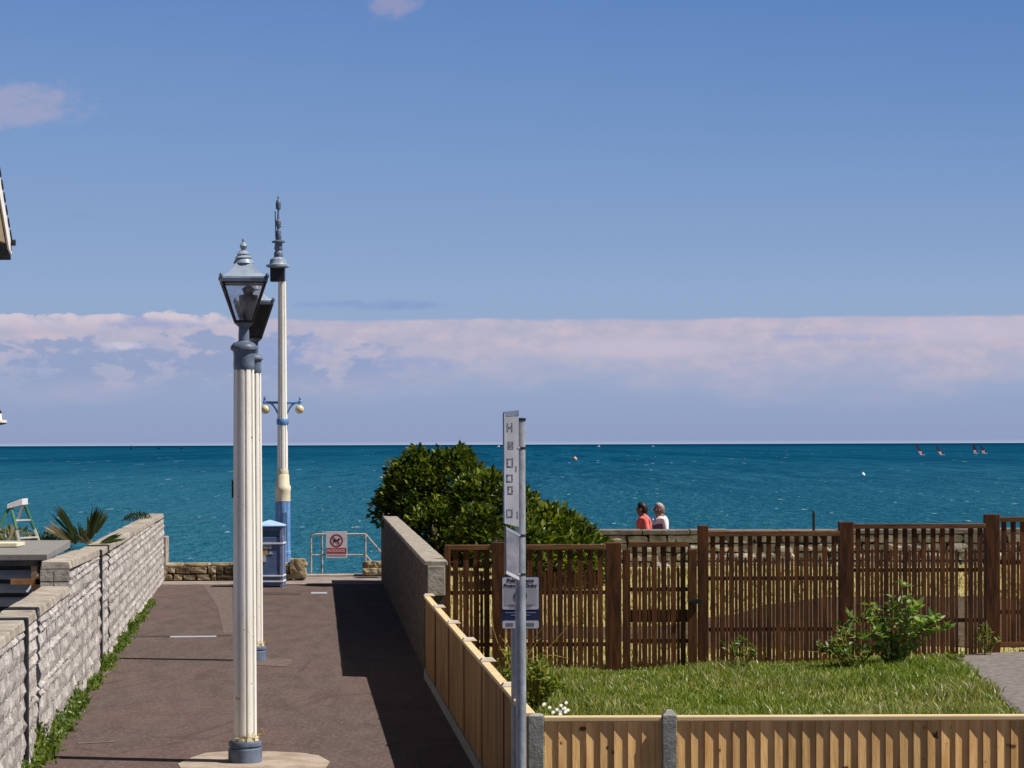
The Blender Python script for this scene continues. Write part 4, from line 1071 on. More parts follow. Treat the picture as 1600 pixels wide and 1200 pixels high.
# flag panel points away to the left-front, seen at a steep angle
ang = R(146)
def flag_pt(t_, z, o=0):    # t along panel outwards from pole
    dx, dy = math.cos(ang), -math.sin(ang) 
    return b + Vector((-.012 + dx * t_ * 1.0, -.045 + dy * t_ * 1.0, z)) + Vector((-dy, dx, 0)) * o
def panel(t0, t1, z0a, z0b, z1a, z1b, th=.006):
    """z0a/z0b bottom at t0/t1, z1a/z1b top"""
    return MB().hexa([flag_pt(t0, z0a, -th), flag_pt(t1, z0b, -th), flag_pt(t1, z0b, th), flag_pt(t0, z0a, th)],
                     [flag_pt(t0, z1a, -th), flag_pt(t1, z1b, -th), flag_pt(t1, z1b, th), flag_pt(t0, z1a, th)])
wF = .118
fl = panel(.0, wF, zs(823), zs(817), zs(643), zs(645)).build('flag', M_FLAG, bp)
panel(.0, wF, zs(650), zs(651), zs(641), zs(644), .0075).build('flag_header', M_BLUEGREY, fl)
panel(wF - .006, wF + .003, zs(817), zs(817), zs(646), zs(646), .009).build('flag_edge', M_LAMPBLUE, fl)
M_FADED = mat('faded_print', [(0.025, 0.03, 0.06), (0.17, 0.18, 0.22)], 0.6, 70, contrast=(0.35, 0.6))
def glyph(t0, t1, pa, pb, fill=False, m_=None, o=.0082):
    m_ = M_FADED
    """small box or frame painted on the flag between photo rows pa and pb"""
    tm = (t0 + t1) / 2; t0, t1 = tm + (t0 - tm) * .74, tm + (t1 - tm) * .74
    g = MB(); bars_ = [(t0, t1, pa, pb)] if fill else [(t0, t1, pa, pa + 2.0), (t0, t1, pb - 2.0, pb), (t0, t0 + .009, pa, pb), (t1 - .009, t1, pa, pb)]
    for k, (a_, b_, u, v) in enumerate(bars_):
        o_ = o + k * .0003
        g.hexa([flag_pt(a_, zs(v), o_), flag_pt(b_, zs(v), o_), flag_pt(b_, zs(v), .0055), flag_pt(a_, zs(v), .0055)],
               [flag_pt(a_, zs(u), o_), flag_pt(b_, zs(u), o_), flag_pt(b_, zs(u), .0055), flag_pt(a_, zs(u), .0055)])
    g.build('route_mark', m_, fl)
glyph(.05, .064, 661, 675, True, M_GREYINK); glyph(.085, .10, 661, 675, True, M_GREYINK); glyph(.05, .10, 667, 670, True, M_GREYINK)
glyph(.038, .10, 690, 702, True, M_GREYINK); glyph(.04, .108, 716, 730, False, M_GREYINK)
glyph(.042, .112, 741, 753); glyph(.044, .1, 759, 772); glyph(.044, .112, 795, 808); glyph(.015, .03, 728, 737, True); glyph(.008, .02, 799, 810, True)
cs = panel(.004, wF - .008, zs(905), zs(894), zs(834), zs(823), .012).build('timetable_case', M_PERSPEX, bp, bevel=.003)
panel(.004, wF - .008, zs(838), zs(827), zs(833), zs(822), .0135).build('case_edge', M_LAMPBLUE, cs)
panel(.004, wF - .008, zs(906), zs(895), zs(901), zs(890), .0135).build('case_edge', M_SIGNG, cs)
for py in (836.5, 897, 700):
    MB().lathe([(.0395, zs(py + 1.8)), (.0405, zs(py + 1)), (.0405, zs(py - 1)), (.0395, zs(py - 1.8))], b, 22).build('clamp', M_DARK, bp, smooth=True)
for py in (700, 836.5, 897):
    MB().tube(b + Vector((-.0, -.03, zs(py))), b + Vector((-.02, -.056, zs(py))), .008, n=6).build('bracket', M_GALV, bp)

s2_ = 211.0
b = Vector(((805.8 - 800) / s2_, F / s2_, 0))
npst = empty('notice_post', b, 'shorter grey post carrying a navy and white public notice, directly behind the bus stop pole', 'sign')
def zn(py): return EYE - (py - 694.4) / s2_
MB().lathe([(.040, 0), (.040, zn(903)), (.03, zn(902))], b, 20).build('post', M_GALV, npst, smooth=True)
c = Vector(((812.5 - 800) / s2_, b.y - .05, (zn(900) + zn(982)) / 2)); hw_, hh_ = 29.5 / s2_, 41 / s2_
def rrect(mb, c, hw, hh, r, y0, y1, n=5):
    out_ = []
    for (sx, sz, a0) in ((1, 1, 0), (-1, 1, 90), (-1, -1, 180), (1, -1, 270)):
        for i in range(n + 1):
            a_ = R(a0 + 90 * i / n); out_.append((c.x + sx * (hw - r) + r * math.cos(a_), c.z + sz * (hh - r) + r * math.sin(a_)))
    m_ = len(out_)
    mb.add([(x, c.y + y0, z) for x, z in out_] + [(x, c.y + y1, z) for x, z in out_], [tuple(range(m_)), tuple(range(m_, 2 * m_))[::-1]] + [(i, (i + 1) % m_, m_ + (i + 1) % m_, m_ + i) for i in range(m_)])
    return mb
bo = rrect(MB(), c, hw_, hh_, .016, 0, -.005).build('notice_board', M_SIGNNAVY, npst)
cc = c + Vector((0, 0, .0)); 
u = 1 / s2_
rrect(MB(), Vector((c.x, c.y, zn(926.5))), hw_ - 1.2 * u, 25 * u, .012, -.0052, -.007).build('notice_panel', M_SIGNG, bo)
rrect(MB(), Vector((c.x, c.y, zn(975))), hw_ - 1.2 * u, 6 * u, .012, -.0052, -.007).build('notice_panel', M_SIGNG, bo)
text('lettering', 'Public Spaces', .037, (c.x, c.y - .008, zn(906.5)), M_INK, bo, bold=.0012)
text('lettering', 'Protection Order', .037, (c.x, c.y - .008, zn(914.5)), M_INK, bo, bold=.0012, sx=.92)
rrect(MB(), Vector((c.x, c.y, zn(932))), hw_ - 4 * u, 13.5 * u, .004, -.0072, -.0078).build('picture_field', mat('notice_grey', [(0.34, 0.34, 0.38), (0.42, 0.42, 0.46)], .5, 8), bo)
g = MB(); ring(g, Vector((c.x, c.y, zn(930))), 7.5 * u, 10 * u, -.0082); g.build('symbol_ring', M_INK, bo)
for py, w_ in ((944.2, 19), (947.2, 17)):
    MB().box((c.x - w_ * u, c.y - .0088, zn(py) - .0025), (c.x + w_ * u, c.y - .0082, zn(py) + .0025)).build('small_print', M_GREYINK, bo)
for py, w_ in ((956.5, 24), (960.5, 15), (964.5, 5)):
    MB().box((c.x - w_ * u, c.y - .0065, zn(py) - .0035), (c.x + w_ * u, c.y - .0055, zn(py) + .0035)).build('small_print', mat('pale_ink', [(.2, .22, .33), (.3, .32, .42)], .5), bo)
text('lettering', 'Smart', .036, (c.x - .5 * hw_ - .01, c.y - .008, zn(975)), M_INK, bo, bold=.001) if False else None
for xx, w_ in ((-.58, .32), (.42, .5)):
    MB().box((c.x + hw_ * xx - hw_ * w_ * .6, c.y - .0082, zn(977.5)), (c.x + hw_ * xx + hw_ * w_ * .6, c.y - .0075, zn(972.5))).build('council_mark', M_GREYINK, bo)

# ================================================================ VEGETATION
def shell_points(lobes, n_cl, per, rc, squash=1.0):
    P_, D_ = [], []
    L = [(Vector(c), Vector(r)) for c, r in lobes]
    wts = np.array([r.x * r.z for c, r in L]); wts = wts / wts.sum()
    k = 0
    while k < n_cl:
        i = rng.choice(len(L), p=wts); c, r = L[i]
        d_ = Vector(rng.normal(0, 1, 3)).normalized()
        rad = 1.0 - abs(rng.normal(0, .10)) if rng.random() < .85 else rng.uniform(.5, .9)
        p_ = c + Vector((d_.x * r.x, d_.y * r.y, d_.z * r.z)) * rad
        if any(((p_.x - c2.x) / r2.x) ** 2 + ((p_.y - c2.y) / r2.y) ** 2 + ((p_.z - c2.z) / r2.z) ** 2 < .55 for j, (c2, r2) in enumerate(L) if j != i): continue
        if p_.z < 0.2: continue
        k += 1
        rr = rc * rng.uniform(.6, 1.3)
        m_ = int(per * (rr / rc) ** 2)
        q = rng.normal(0, 1, (m_, 3)); q /= np.linalg.norm(q, axis=1)[:, None]; q *= (rng.uniform(.45, 1, m_) ** .5)[:, None] * rr
        dirs = q / rr + np.array(d_) * .7 + np.array([0, 0, .35])
        P_.append(np.array(p_) + q); D_.append(dirs)
    return np.concatenate(P_), np.concatenate(D_)
S = 97.0
def PB(px, py, dy=0.0):
    q = P(px, py, S); q.y += dy; return q
base = P(700, 900, 78.0); base.z = .62
bush = empty('shrub', base, 'big dense glossy green shrub rising above the rendered wall and the picket fence', 'shrub')
lob = []
for px, py, rx, rz_, dy in ((640, 775, 46, 55, .0), (700, 760, 56, 60, .2), (752, 785, 46, 52, .3), (648, 735, 38, 34, .1), (700, 728, 34, 30, .3), (655, 820, 34, 50, -.2), (690, 840, 66, 66, -.5),
                            (760, 845, 60, 64, -.4), (830, 835, 44, 50, 0), (858, 828, 38, 38, .2), (890, 850, 36, 36, .2), (916, 860, 26, 26, .3), (800, 790, 34, 34, .3), (820, 860, 50, 44, -.5), (612, 790, 26, 22, .1), (880, 875, 60, 40, -.4)):
    Sl = 76.0 + 15.0 * max(0.0, min(1.0, (px - 700) / 120))
    q = P(px + 5, py + 7, Sl); q.y += dy
    lob.append((q, (rx / Sl * .93, rx / Sl * .80, rz_ / Sl * .95)))
pp_, dd_ = shell_points(lob, 900, 44, .17)
leaves('foliage', pp_, dd_, .112, M_BUSH, bush, aspect=.66, jit=1.1)
for (x, y) in ((-.9, -.1), (-.2, .1), (.5, 0), (1.0, .1)):
    g = MB()
    b0 = base + Vector((x * .5, y, -.25)); p_ = b0
    for k in range(2):
        q_ = p_ + Vector((x * .22 + random.uniform(-.1, .1), random.uniform(-.1, .1), .42)); g.tube(p_, q_, .06 * (1 - k * .2), .06 * (1 - (k + 1) * .2), 8); p_ = q_
        for t_ in range(2):
            g.tube(p_, p_ + Vector((random.uniform(-.3, .3), random.uniform(-.3, .3), random.uniform(.0, .15))), .02, .006, 5)
    g.build('trunk', M_BARK, bush)
tw = MB(); sp_, sd_ = [], []
for k in range(60):
    i = rng.integers(0, len(pp_)); o_ = Vector(pp_[i]); d_ = (o_ - (base + Vector((0.3, 0, 1.2)))); d_.z = abs(d_.z) * .6 + .5; d_ = d_.normalized()
    L = random.uniform(.14, .30); tw.tube(o_, o_ + d_ * L, .006, .003, 4)
    for q in range(7):
        sp_.append(list(o_ + d_ * L * random.uniform(.3, 1.0))); sd_.append([d_.x + random.uniform(-.8, .8), random.uniform(-.8, .8), d_.z * random.uniform(0, 1)])
tw.build('shoot', M_TWIG, bush)
leaves('foliage', np.array(sp_), np.array(sd_), .065, M_BUSH, bush, aspect=.6)
ii = rng.integers(0, len(pp_), 900)
leaves('dead_leaves', pp_[ii], dd_[ii], .07, M_DEADLEAF, bush, aspect=.5)
# a loose flowering shoot at the left edge of the shrub
g = MB(); q0 = P(614, 790, 76); sh = [q0, P(611, 760, 76), P(607, 735, 76), P(608, 716, 76)]
g.path(sh, .008, 5); g.build('shoot', M_TWIG, bush)
pts_ = np.array([list(P(608 + random.uniform(-6, 6), 716 + random.uniform(-3, 5), 76)) for _ in range(18)]); leaves('flower_head', pts_, np.tile([0, 0, 1.], (18, 1)), .035, M_YLEAF, bush)

def weed_plant(name, label, x, y, z, h, spread, nst, material, leaf=.08, per=9, cat='plant', group=None, aspect=.45, bushy=0):
    root = empty(name, (x, y, z), label, cat, group)
    g = MB(); Pp, Dd = [], []
    for i in range(nst):
        a_ = random.uniform(0, 2 * PI); t_ = random.uniform(0, 1) ** .6
        hh_ = h * (1 - .55 * t_) * random.uniform(.75, 1.05); p_ = Vector((x, y, z)) + Vector((math.cos(a_) * .05, math.sin(a_) * .05, 0))
        tip = Vector((x, y, z)) + Vector((math.cos(a_) * spread * t_, math.sin(a_) * spread * t_ * .5, hh_)); prev = p_
        for k in range(1, 6):
            u_ = k / 5; q_ = p_.lerp(tip, u_); q_.z += .12 * h * math.sin(PI * u_) * t_
            g.tube(prev, q_, .006, .005, 5, cap=False)
            for _ in range(max(1, int(per * (.35 + .65 * u_) / 5 * 1.8))):
                ld = Vector((random.uniform(-1, 1), random.uniform(-1, 1), random.uniform(.0, .9)))
                Pp.append(list(prev.lerp(q_, random.random()))); Dd.append(list(ld.normalized()))
            prev = q_
    g.build('stem', M_TWIG, root)
    leaves('foliage', np.array(Pp), np.array(Dd), leaf, material, root, aspect=aspect, jit=.5)
    return root
def gpl(px, py, s_): 
    q = P(px, py, s_); return q
q = P(1395, 1020, 121.5)
weed_plant('leafy_plant', 'largest leafy plant with pale edged leaves, at the right of the picket fence', P(1385, 1, 122).x, F / 122 - .40, .06, 1.18, .80, 30, M_PALE, .12, 18)
weed_plant('leafy_plant', 'spreading leafy green plant at the left foot of the largest leafy plant', P(1325, 1, 123).x, F / 123 - .3, .05, .58, .62, 24, M_WEED, .085, 13)
weed_plant('leafy_plant', 'small leafy weed in front of the picket fence right of the gate', P(1150, 1, 124).x, F / 124 - .25, .03, .56, .40, 14, M_WEED, .075, 9)
weed_plant('leafy_plant', 'small leafy weed at the foot of the picket fence beside the grey driveway', P(1531, 1, 119).x, F / 119 - .3, .14, .48, .20, 10, M_WEED, .075, 9)
weed_plant('leafy_plant', 'low yellowish weed at the corner of the grass beside the driveway', P(1480, 1, 121).x, F / 121 - .5, .12, .14, .18, 8, M_YLEAF, .06, 7)
weed_plant('leafy_plant', 'yellow green bushy plant behind the side fence left of the bus stop pole', P(790, 1, 135).x, F / 138, .02, .62, .40, 26, M_YLEAF, .085, 14)
weed_plant('leafy_plant', 'yellow green clump between the bus stop pole and the grass', P(832, 1, 140).x, F / 146, .02, .72, .36, 24, M_YLEAF, .085, 14)
# bare golden twigs behind the notice
g = MB(); q = P(815, 1060, 126); q.z = 0
for k in range(9):
    a_ = R(35 + 12 * k); L = random.uniform(.5, .95); p0 = q + Vector((random.uniform(-.15, .15), 0, .1)); prev = p0
    for j in range(4):
        nx_ = prev + Vector((math.cos(a_) * L / 4, random.uniform(-.03, .03), math.sin(a_) * L / 4)); g.tube(prev, nx_, .006, .0045, 5); prev = nx_; a_ += random.uniform(-.3, .25)
tag(g.build('twiggy_plant', M_TWIG, loc=q), 'thin bare golden twigs in front of the picket fence by the notice', 'plant')
# yucca in the left yard: broad spiky fans
yc = P(128, 850, 112); yc.z = 1.0
yu = empty('yucca', (yc.x, yc.y, 0), 'spiky dark green sword leaved plant beside the stepladder above the block wall', 'plant')
MB().lathe([(.12, 0), (.1, .6), (.09, 1.15)], (yc.x, yc.y, 0), 10).build('trunk', M_BARK, yu)
def sword(px0, py0, px1, py1, n, spread, m_, name):
    V, Fc = [], []
    for i in range(n):
        f_ = (i / (n - 1) - .5) if n > 1 else 0
        a0 = np.array(P(px0 + random.uniform(-3, 3), py0, 112)); a1 = np.array(P(px1 + f_ * spread + random.uniform(-2, 2), py1 + abs(f_) * 26 + random.uniform(-4, 10), 112)); a1[1] += random.uniform(-.25, .25)
        t0 = random.uniform(.0, .35); a0 = a0 + (a1 - a0) * t0
        d_ = a1 - a0; sd_ = np.cross(d_, [random.uniform(-.4, .4), 1, random.uniform(-.4, .4)]); sd_ /= np.linalg.norm(sd_); w_ = random.uniform(.012, .02)
        mid = a0 + d_ * .5 + np.array([0, 0, .01])
        k = len(V); V += [a0 - sd_ * w_ * .7, a0 + sd_ * w_ * .7, mid + sd_ * w_, mid - sd_ * w_, a1]; Fc += [(k, k + 1, k + 2), (k, k + 2, k + 3), (k + 3, k + 2, k + 4)]
    fast_mesh(name, np.array(V), np.array(Fc), m_, yu)
sword(124, 846, 88, 788, 22, 14, M_YUCCA, 'sword_leaves'); sword(138, 846, 154, 788, 44, 34, M_YUCCA, 'sword_leaves'); sword(128, 848, 126, 812, 16, 26, M_YUCCA, 'sword_leaves')
sword(116, 850, 76, 812, 18, 22, M_DEADLEAF, 'dead_leaves'); sword(120, 850, 100, 815, 14, 30, M_YUCCA, 'sword_leaves'); sword(140, 850, 134, 828, 12, 30, M_DEADLEAF, 'dead_leaves')
sword(150, 852, 190, 826, 10, 12, M_YUCCA, 'sword_leaves')
# low straggly growth behind the shed roof and hanging over the wall
def clump(name, label, c, sx, sy, sz, n, leaf, m_, cat='plant'):
    r_ = empty(name, (c.x, c.y, 0), label, cat)
    q = rng.normal(0, 1, (n, 3)); q /= np.linalg.norm(q, axis=1)[:, None]; q *= (rng.uniform(.3, 1, n) ** .5)[:, None]
    q[:, 2] = np.abs(q[:, 2])
    pts_ = np.array(c) + q * np.array([sx, sy, sz]); leaves('foliage', pts_, q + np.array([0, 0, .5]), leaf, m_, r_, aspect=.5)
    g = MB()
    for i in range(5): g.tube((c.x + random.uniform(-.1, .1) * sx, c.y, 0), (c.x + random.uniform(-.6, .6) * sx, c.y + random.uniform(-.3, .3) * sy, c.z + sz * .5), .012, .005, 5)
    g.build('stem', M_BARK, r_)
    return r_
clump('garden_bush', 'low brownish garden bush behind the stepladder and the flat roof', P(22, 862, 108), .40, .3, .34, 420, .07, M_DRY)
clump('garden_bush', 'low dull green garden bush between the stepladder and the spiky plant', P(72, 862, 108), .40, .3, .26, 420, .07, M_YUCCA)
clump('garden_bush', 'dark green growth hanging over the far top of the block wall', P(214, 812, 80), .22, 1.2, .13, 420, .045, M_YUCCA)

# --- grass blades
n = 52000
xs = rng.uniform(-1.0, 7.4, n); yy_ = 24.6 + (31.3 - 24.6) * rng.random(n)
keep = np.array([(x > fcx(min(y, 30)) + .08) and not in_drive(x + .06 * math.sin(y * 9), y) for x, y in zip(xs, yy_)])
xs, yy_ = xs[keep], yy_[keep]
zz_ = np.array([gz(x, y) for x, y in zip(xs, yy_)])
tall = np.array([.5 + .9 * max(0, mnoise.noise(Vector((x * .9, y * .9, 5))) + .35) for x, y in zip(xs, yy_)])
hts = .092 * tall * rng.uniform(.5, 1.3, len(xs)) * np.where(yy_ > 30.3, 0.8, 1.0)
sel = rng.random(len(xs))
dryp = np.array([mnoise.noise(Vector((x * .55, y * .35, 9))) for x, y in zip(xs, yy_)]) * .8 + sel
a_ = dryp > .72
P3 = np.stack([xs, yy_, zz_], 1)
tag(blades('grass', P3[~a_], hts[~a_], .017, M_GRASS, lean=.8), 'rough green grass in the garden plot', 'grass', kind='stuff')
tag(blades('dry_grass', P3[a_], hts[a_] * 1.2, .015, lean=.7, material= leafmat('seedy_grass', (0.22, 0.22, 0.08), (0.52, 0.46, 0.24), .3)), 'straw coloured seed stalks among the garden grass', 'grass', kind='stuff')
# sparse near part of the garden (hidden in the photo behind the front fence)
n = 9000; xs = rng.uniform(.3, 7.4, n); yy_ = rng.uniform(17.1, 24.6, n)
tag(blades('grass', np.stack([xs, yy_, np.array([gz(x, y) for x, y in zip(xs, yy_)])], 1), .11, .014, M_GRASS), 'rough green grass close behind the front fence', 'grass', kind='stuff')
n = 15000; yy_ = rng.uniform(31.3, 43.5, n); xs = rng.uniform(-1.2, 11, n)
tag(blades('bank_grass', np.stack([xs, yy_, np.array([bz(x, y) for x, y in zip(xs, yy_)])], 1), .10, .015, M_DRY), 'dry yellow grass on the bank behind the picket fence', 'grass', kind='stuff')
# --- weeds along the foot of the block wall
pts_ = []; hts_ = []
for k in range(5200):
    y = 20.8 + 24 * rng.random() ** 1.1
    den = .24 + 1.25 * mnoise.noise(Vector((y * 1.1, 0, 0))) + (.35 if y < 27.5 else 0) + (.15 if 29 < y < 38 else 0) - (.35 if 26.8 < y < 28.6 else 0)
    if rng.random() > den: continue
    o_ = abs(rng.normal(0, .055)); q = pt_l(y, -.015 - o_, 0); pts_.append(list(q)); hts_.append((.26 if y < 27.5 else .17) * max(.2, den) * rng.uniform(.4, 1.3) * max(.3, 1 - o_ * 3))
pts_ = np.array(pts_); hts_ = np.array(hts_)
tag(blades('weeds', pts_, hts_, .022, M_WEED, lean=.6), 'tufts of green weeds along the foot of the block wall', 'weeds', kind='stuff')
m_ = len(pts_); ii = rng.integers(0, m_, 4200)
q = pts_[ii] + np.stack([rng.normal(0, .02, 4200), rng.normal(0, .05, 4200), hts_[ii] * rng.uniform(.1, .95, 4200)], 1)
q[:, 0] = np.maximum(q[:, 0], np.array([lwx(y) + .01 for y in q[:, 1]]))
tag(leaves('weed_leaves', q, rng.normal(0, 1, (4200, 3)) + np.array([.3, 0, .6]), .05, M_WEED, aspect=.6), 'small leaves of the weeds along the block wall', 'weeds', kind='stuff')
# white flowers
fw = empty('daisies', P(865, 1108, 158), 'little white flowers at the near left corner of the grass', 'flowers')
st = MB()
for k in range(15):
    q = P(846 + random.uniform(0, 42), 1103 + random.uniform(-5, 12) + (k % 3) * 1.5, 160); q.y += random.uniform(-.1, .1)
    pts_f = []
    for i in range(14):
        a_ = 2 * PI * i / 14; r_ = .021 if i % 2 else .012
        pts_f.append(Vector((math.cos(a_) * r_, math.sin(a_) * r_ * .6 - .01, math.sin(a_) * r_ * .8)))
    mf = MB().add([q + v for v in pts_f] + [q + v + Vector((0, .004, -.004)) for v in pts_f], [tuple(range(14)), tuple(range(14, 28))[::-1]] + [(i, (i + 1) % 14, 14 + (i + 1) % 14, 14 + i) for i in range(14)])
    fh = mf.build('flower_head', M_PETAL, fw)
    MB().tube((q.x, q.y, 0.0), q, .0025, n=4).build('stem', M_TWIG, fh)
lv = np.array([[P(864 + random.uniform(-24, 26), 1, 160).x, F / 160 + random.uniform(-.1, .2), random.uniform(.02, .28)] for _ in range(500)])
leaves('foliage', lv, rng.normal(0, 1, (500, 3)) + np.array([0, 0, 1]), .05, M_WEED, fw)

# ================================================================ LEFT YARD
# flat roofed shed
s = 128.0
x1 = (118 - 800) / s; x0 = x1 - 3.2; y0 = 27.3; y1 = 30.6
zr = 1.70
sh = empty('shed', ((x0 + x1) / 2, 28.5, 0), 'low flat roofed shed with pale blue boards behind the block wall at the left edge', 'shed')
x1 = (80 - 800) * 27.3 / F
sk = lambda y: pt_l(y, .34, 0).x
g = MB().hexa([Vector((x0, y0, zr - .10)), Vector((sk(y0), y0, zr - .10)), Vector((sk(y1), y1, zr - .10)), Vector((x0, y1, zr - .10))],
              [Vector((x0, y0, zr - .03)), Vector((sk(y0), y0, zr - .03)), Vector((sk(y1), y1, zr + .0)), Vector((x0, y1, zr + .0))])
g.build('roof', M_SLAB, sh, bevel=.006)
xr = sk(y0) - .12
MB().box((x0 + .05, y0 + .30, 0), (xr, y0 + .34, zr - .105)).build('back_panel', M_DARK, sh)
g = MB()
for k in range(7):
    z = .45 + k * .155; g.hexa([Vector((x0 + .1, y0 + .12, z)), Vector((xr - .1, y0 + .12, z)), Vector((xr - .1, y0 + .16, z)), Vector((x0 + .1, y0 + .16, z))],
                                [Vector((x0 + .1, y0 + .22, z + .10)), Vector((xr - .1, y0 + .22, z + .10)), Vector((xr - .1, y0 + .25, z + .10)), Vector((x0 + .1, y0 + .25, z + .10))])
g.build('louvre_boards', M_CLAD, sh)
MB().box((xr - .07, y0 + .02, 0), (xr, y0 + .10, zr - .105)).build('corner_post', M_SOFFIT, sh)
MB().box((x0, y0 + .0, zr - .16), (xr, y0 + .04, zr - .105)).build('fascia', M_DARK, sh)
q = P(40, 909, F / (y0 - .1))
pk = MB().box(q + Vector((-.17, 0, -.03)), q + Vector((.17, .03, .03))); pk.box(q + Vector((.11, 0, -.10)), q + Vector((.19, .035, .06)))
pk.build('brown_bracket', M_PLANK, sh)
q = P(0, 848, F / (y0 + 1.5))
MB().box(Vector((q.x - .6, q.y, zr - .005)), Vector((P(26, 848, F / (y0 + 1.5)).x, q.y + .5, zr + .035))).build('roof_board', M_CREAM, sh)
# stepladder standing behind the roof
s = 110.0; yl = F / s
def PL(px, py, dy=0): q = P(px, py, s); q.y += dy; return q
ld = empty('stepladder', (PL(32, 860).x, yl, 0), 'green topped aluminium stepladder standing open behind the shed roof', 'stepladder')
topz = PL(0, 789).z
def leg(px_t, px_b, py_b, dy, nm, m_, dy2=0):
    t_ = PL(px_t, 791, dy2); b_ = PL(px_b, py_b, dy); k = (0 - t_.z) / (b_.z - t_.z); f_ = t_.lerp(b_, k)
    d_ = (f_ - t_).normalized(); n_ = d_.cross(Vector((0, 1, 0))).normalized() * .016; u_ = Vector((0, .03, 0))
    MB().hexa([f_ - n_, f_ + n_, f_ + n_ + u_, f_ - n_ + u_], [t_ - n_, t_ + n_, t_ + n_ + u_, t_ - n_ + u_]).build(nm, m_, ld); return t_, f_
a0 = leg(17, 37, 850, -.25, 'leg', M_ALU); a1 = leg(35, 59, 850, .15, 'leg', M_CREAM, .2)
c0 = leg(14, -8, 850, -.2, 'leg', M_ALU, .02); c1 = leg(31, 4, 850, .35, 'leg', M_ALU, .22)
for k in (.1, .22, .34, .5, .66, .82):
    MB().tube(a0[0].lerp(a0[1], k), a1[0].lerp(a1[1], k), .018, n=6).build('step', M_ALU, ld)
g = MB().hexa([PL(12, 795, -.05), PL(36, 789, -.05), PL(38, 789, .26), PL(12, 795, .26)], [PL(12, 788, -.05), PL(36, 779, -.05), PL(38, 779, .26), PL(12, 788, .26)])
g.build('top_tray', M_BAND, ld, bevel=.006)
g = MB()
for t_, f_, u in ((a0[0], a0[1], .16), (a1[0], a1[1], .16), (c0[0], c0[1], .14)):
    e_ = t_.lerp(f_, u); g.tube(t_, e_, .024, n=8)
g.build('green_cap', M_LADDER, ld)
# house gable corner at the far left
hs = empty('house', (-10, 30, 0), 'cream house of which only a white bargeboard corner shows at the left edge', 'house')
s = 110.0
cx, cy, cz = (12 - 800) / s, F / s, EYE + (694.4 - 372) / s
slope = 1.1566
MB().box((-14, 24.5, 0), (cx - .6, cy - .25, cz - .1)).build('wall', M_HOUSE, hs)
L = 4.6
def rp(t_, off, dz): return Vector((cx + off, cy - t_, cz + t_ * slope + dz))
g = MB().hexa([rp(-.12, -6.0, -.12 - .02), rp(-.12, .03, -.14), rp(L, .03, -.02), rp(L, -6, -.02)], [rp(-.12, -6, -.02), rp(-.12, .03, -.02), rp(L, .03, .08), rp(L, -6, .08)])
g2 = MB().hexa([rp(L, -6.0, -.02), rp(L, .03, -.02), Vector((cx + .03, cy - 2 * L, cz)), Vector((cx - 6, cy - 2 * L, cz))], [rp(L, -6, .08), rp(L, .03, .08), Vector((cx + .03, cy - 2 * L, cz + .1)), Vector((cx - 6, cy - 2 * L, cz + .1))])
rf = g.build('roof', M_ROOFTILE, hs); g2.build('rear_roof', M_ROOFTILE, hs)
g = MB().hexa([rp(-.06, .03, -.14), rp(-.06, .055, -.14), rp(.12, .055, -.28), rp(.12, .03, -.28)], [rp(-.06, .03, -.02), rp(-.06, .055, -.02), rp(.12, .055, -.01), rp(.12, .03, -.01)])
g.hexa([rp(.12, .03, -.28), rp(.12, .055, -.28), rp(L, .055, -.24), rp(L, .03, -.24)], [rp(.12, .03, -.01), rp(.12, .055, -.01), rp(L, .055, .05), rp(L, .03, .05)])
g.build('bargeboard', M_BARGE, hs)
g = MB()
for k in range(30): 
    t_ = k * .14; g.hexa([rp(t_, .055, .0), rp(t_ + .09, .055, .0), rp(t_ + .09, .075, .0), rp(t_, .075, .0)], [rp(t_, .055, .03), rp(t_ + .09, .055, .03), rp(t_ + .09, .075, .03), rp(t_, .075, .03)])
g.build('verge_tiles', M_ROOFTILE, rf)
g = MB().tube((cx - 6, cy + .02, cz - .04), (cx + .115, cy + .02, cz - .04), .045, n=10); g.build('gutter', M_DARK, hs)
MB().add([Vector((cx + o_, cy - t_, z_)) for o_ in (-.04, .02) for t_, z_ in ((.0, cz - .06), (2 * L, cz - .06), (L, cz + L * slope - .06))], [(0, 1, 2), (5, 4, 3), (0, 3, 4, 1), (1, 4, 5, 2), (2, 5, 3, 0)]).build('gable', M_SOFFIT, hs)
# street lantern mostly outside the frame
q = P(-3, 655, 90)
lt = empty('street_lamp', (q.x, q.y, 0), 'white bowl lamp cut off by the left edge of the picture just above the horizon', 'street lamp')
MB().lathe([(.05, 0), (.045, q.z - .1)], (q.x - .12, q.y, 0), 12).build('pole', M_DARK, lt)
zz0 = q.z
MB().lathe([(.06, zz0 - .10), (.1, zz0 - .09), (.148, zz0 - .075), (.148, zz0 - .06)], (q.x, q.y, 0), 20).build('rim_underside', M_DARK, lt, smooth=True)
MB().lathe([(.15, zz0 - .06), (.15, zz0 - .02), (.07, zz0 - .01), (.062, zz0 + .02), (.062, zz0 + .08), (.05, zz0 + .1)], (q.x, q.y, 0), 20).build('lamp_bowl', M_BARGE, lt, smooth=True)
MB().lathe([(.055, zz0 + .1), (.065, zz0 + .12), (.05, zz0 + .155), (.01, zz0 + .17)], (q.x, q.y, 0), 16).build('cap', M_DARK, lt, smooth=True)

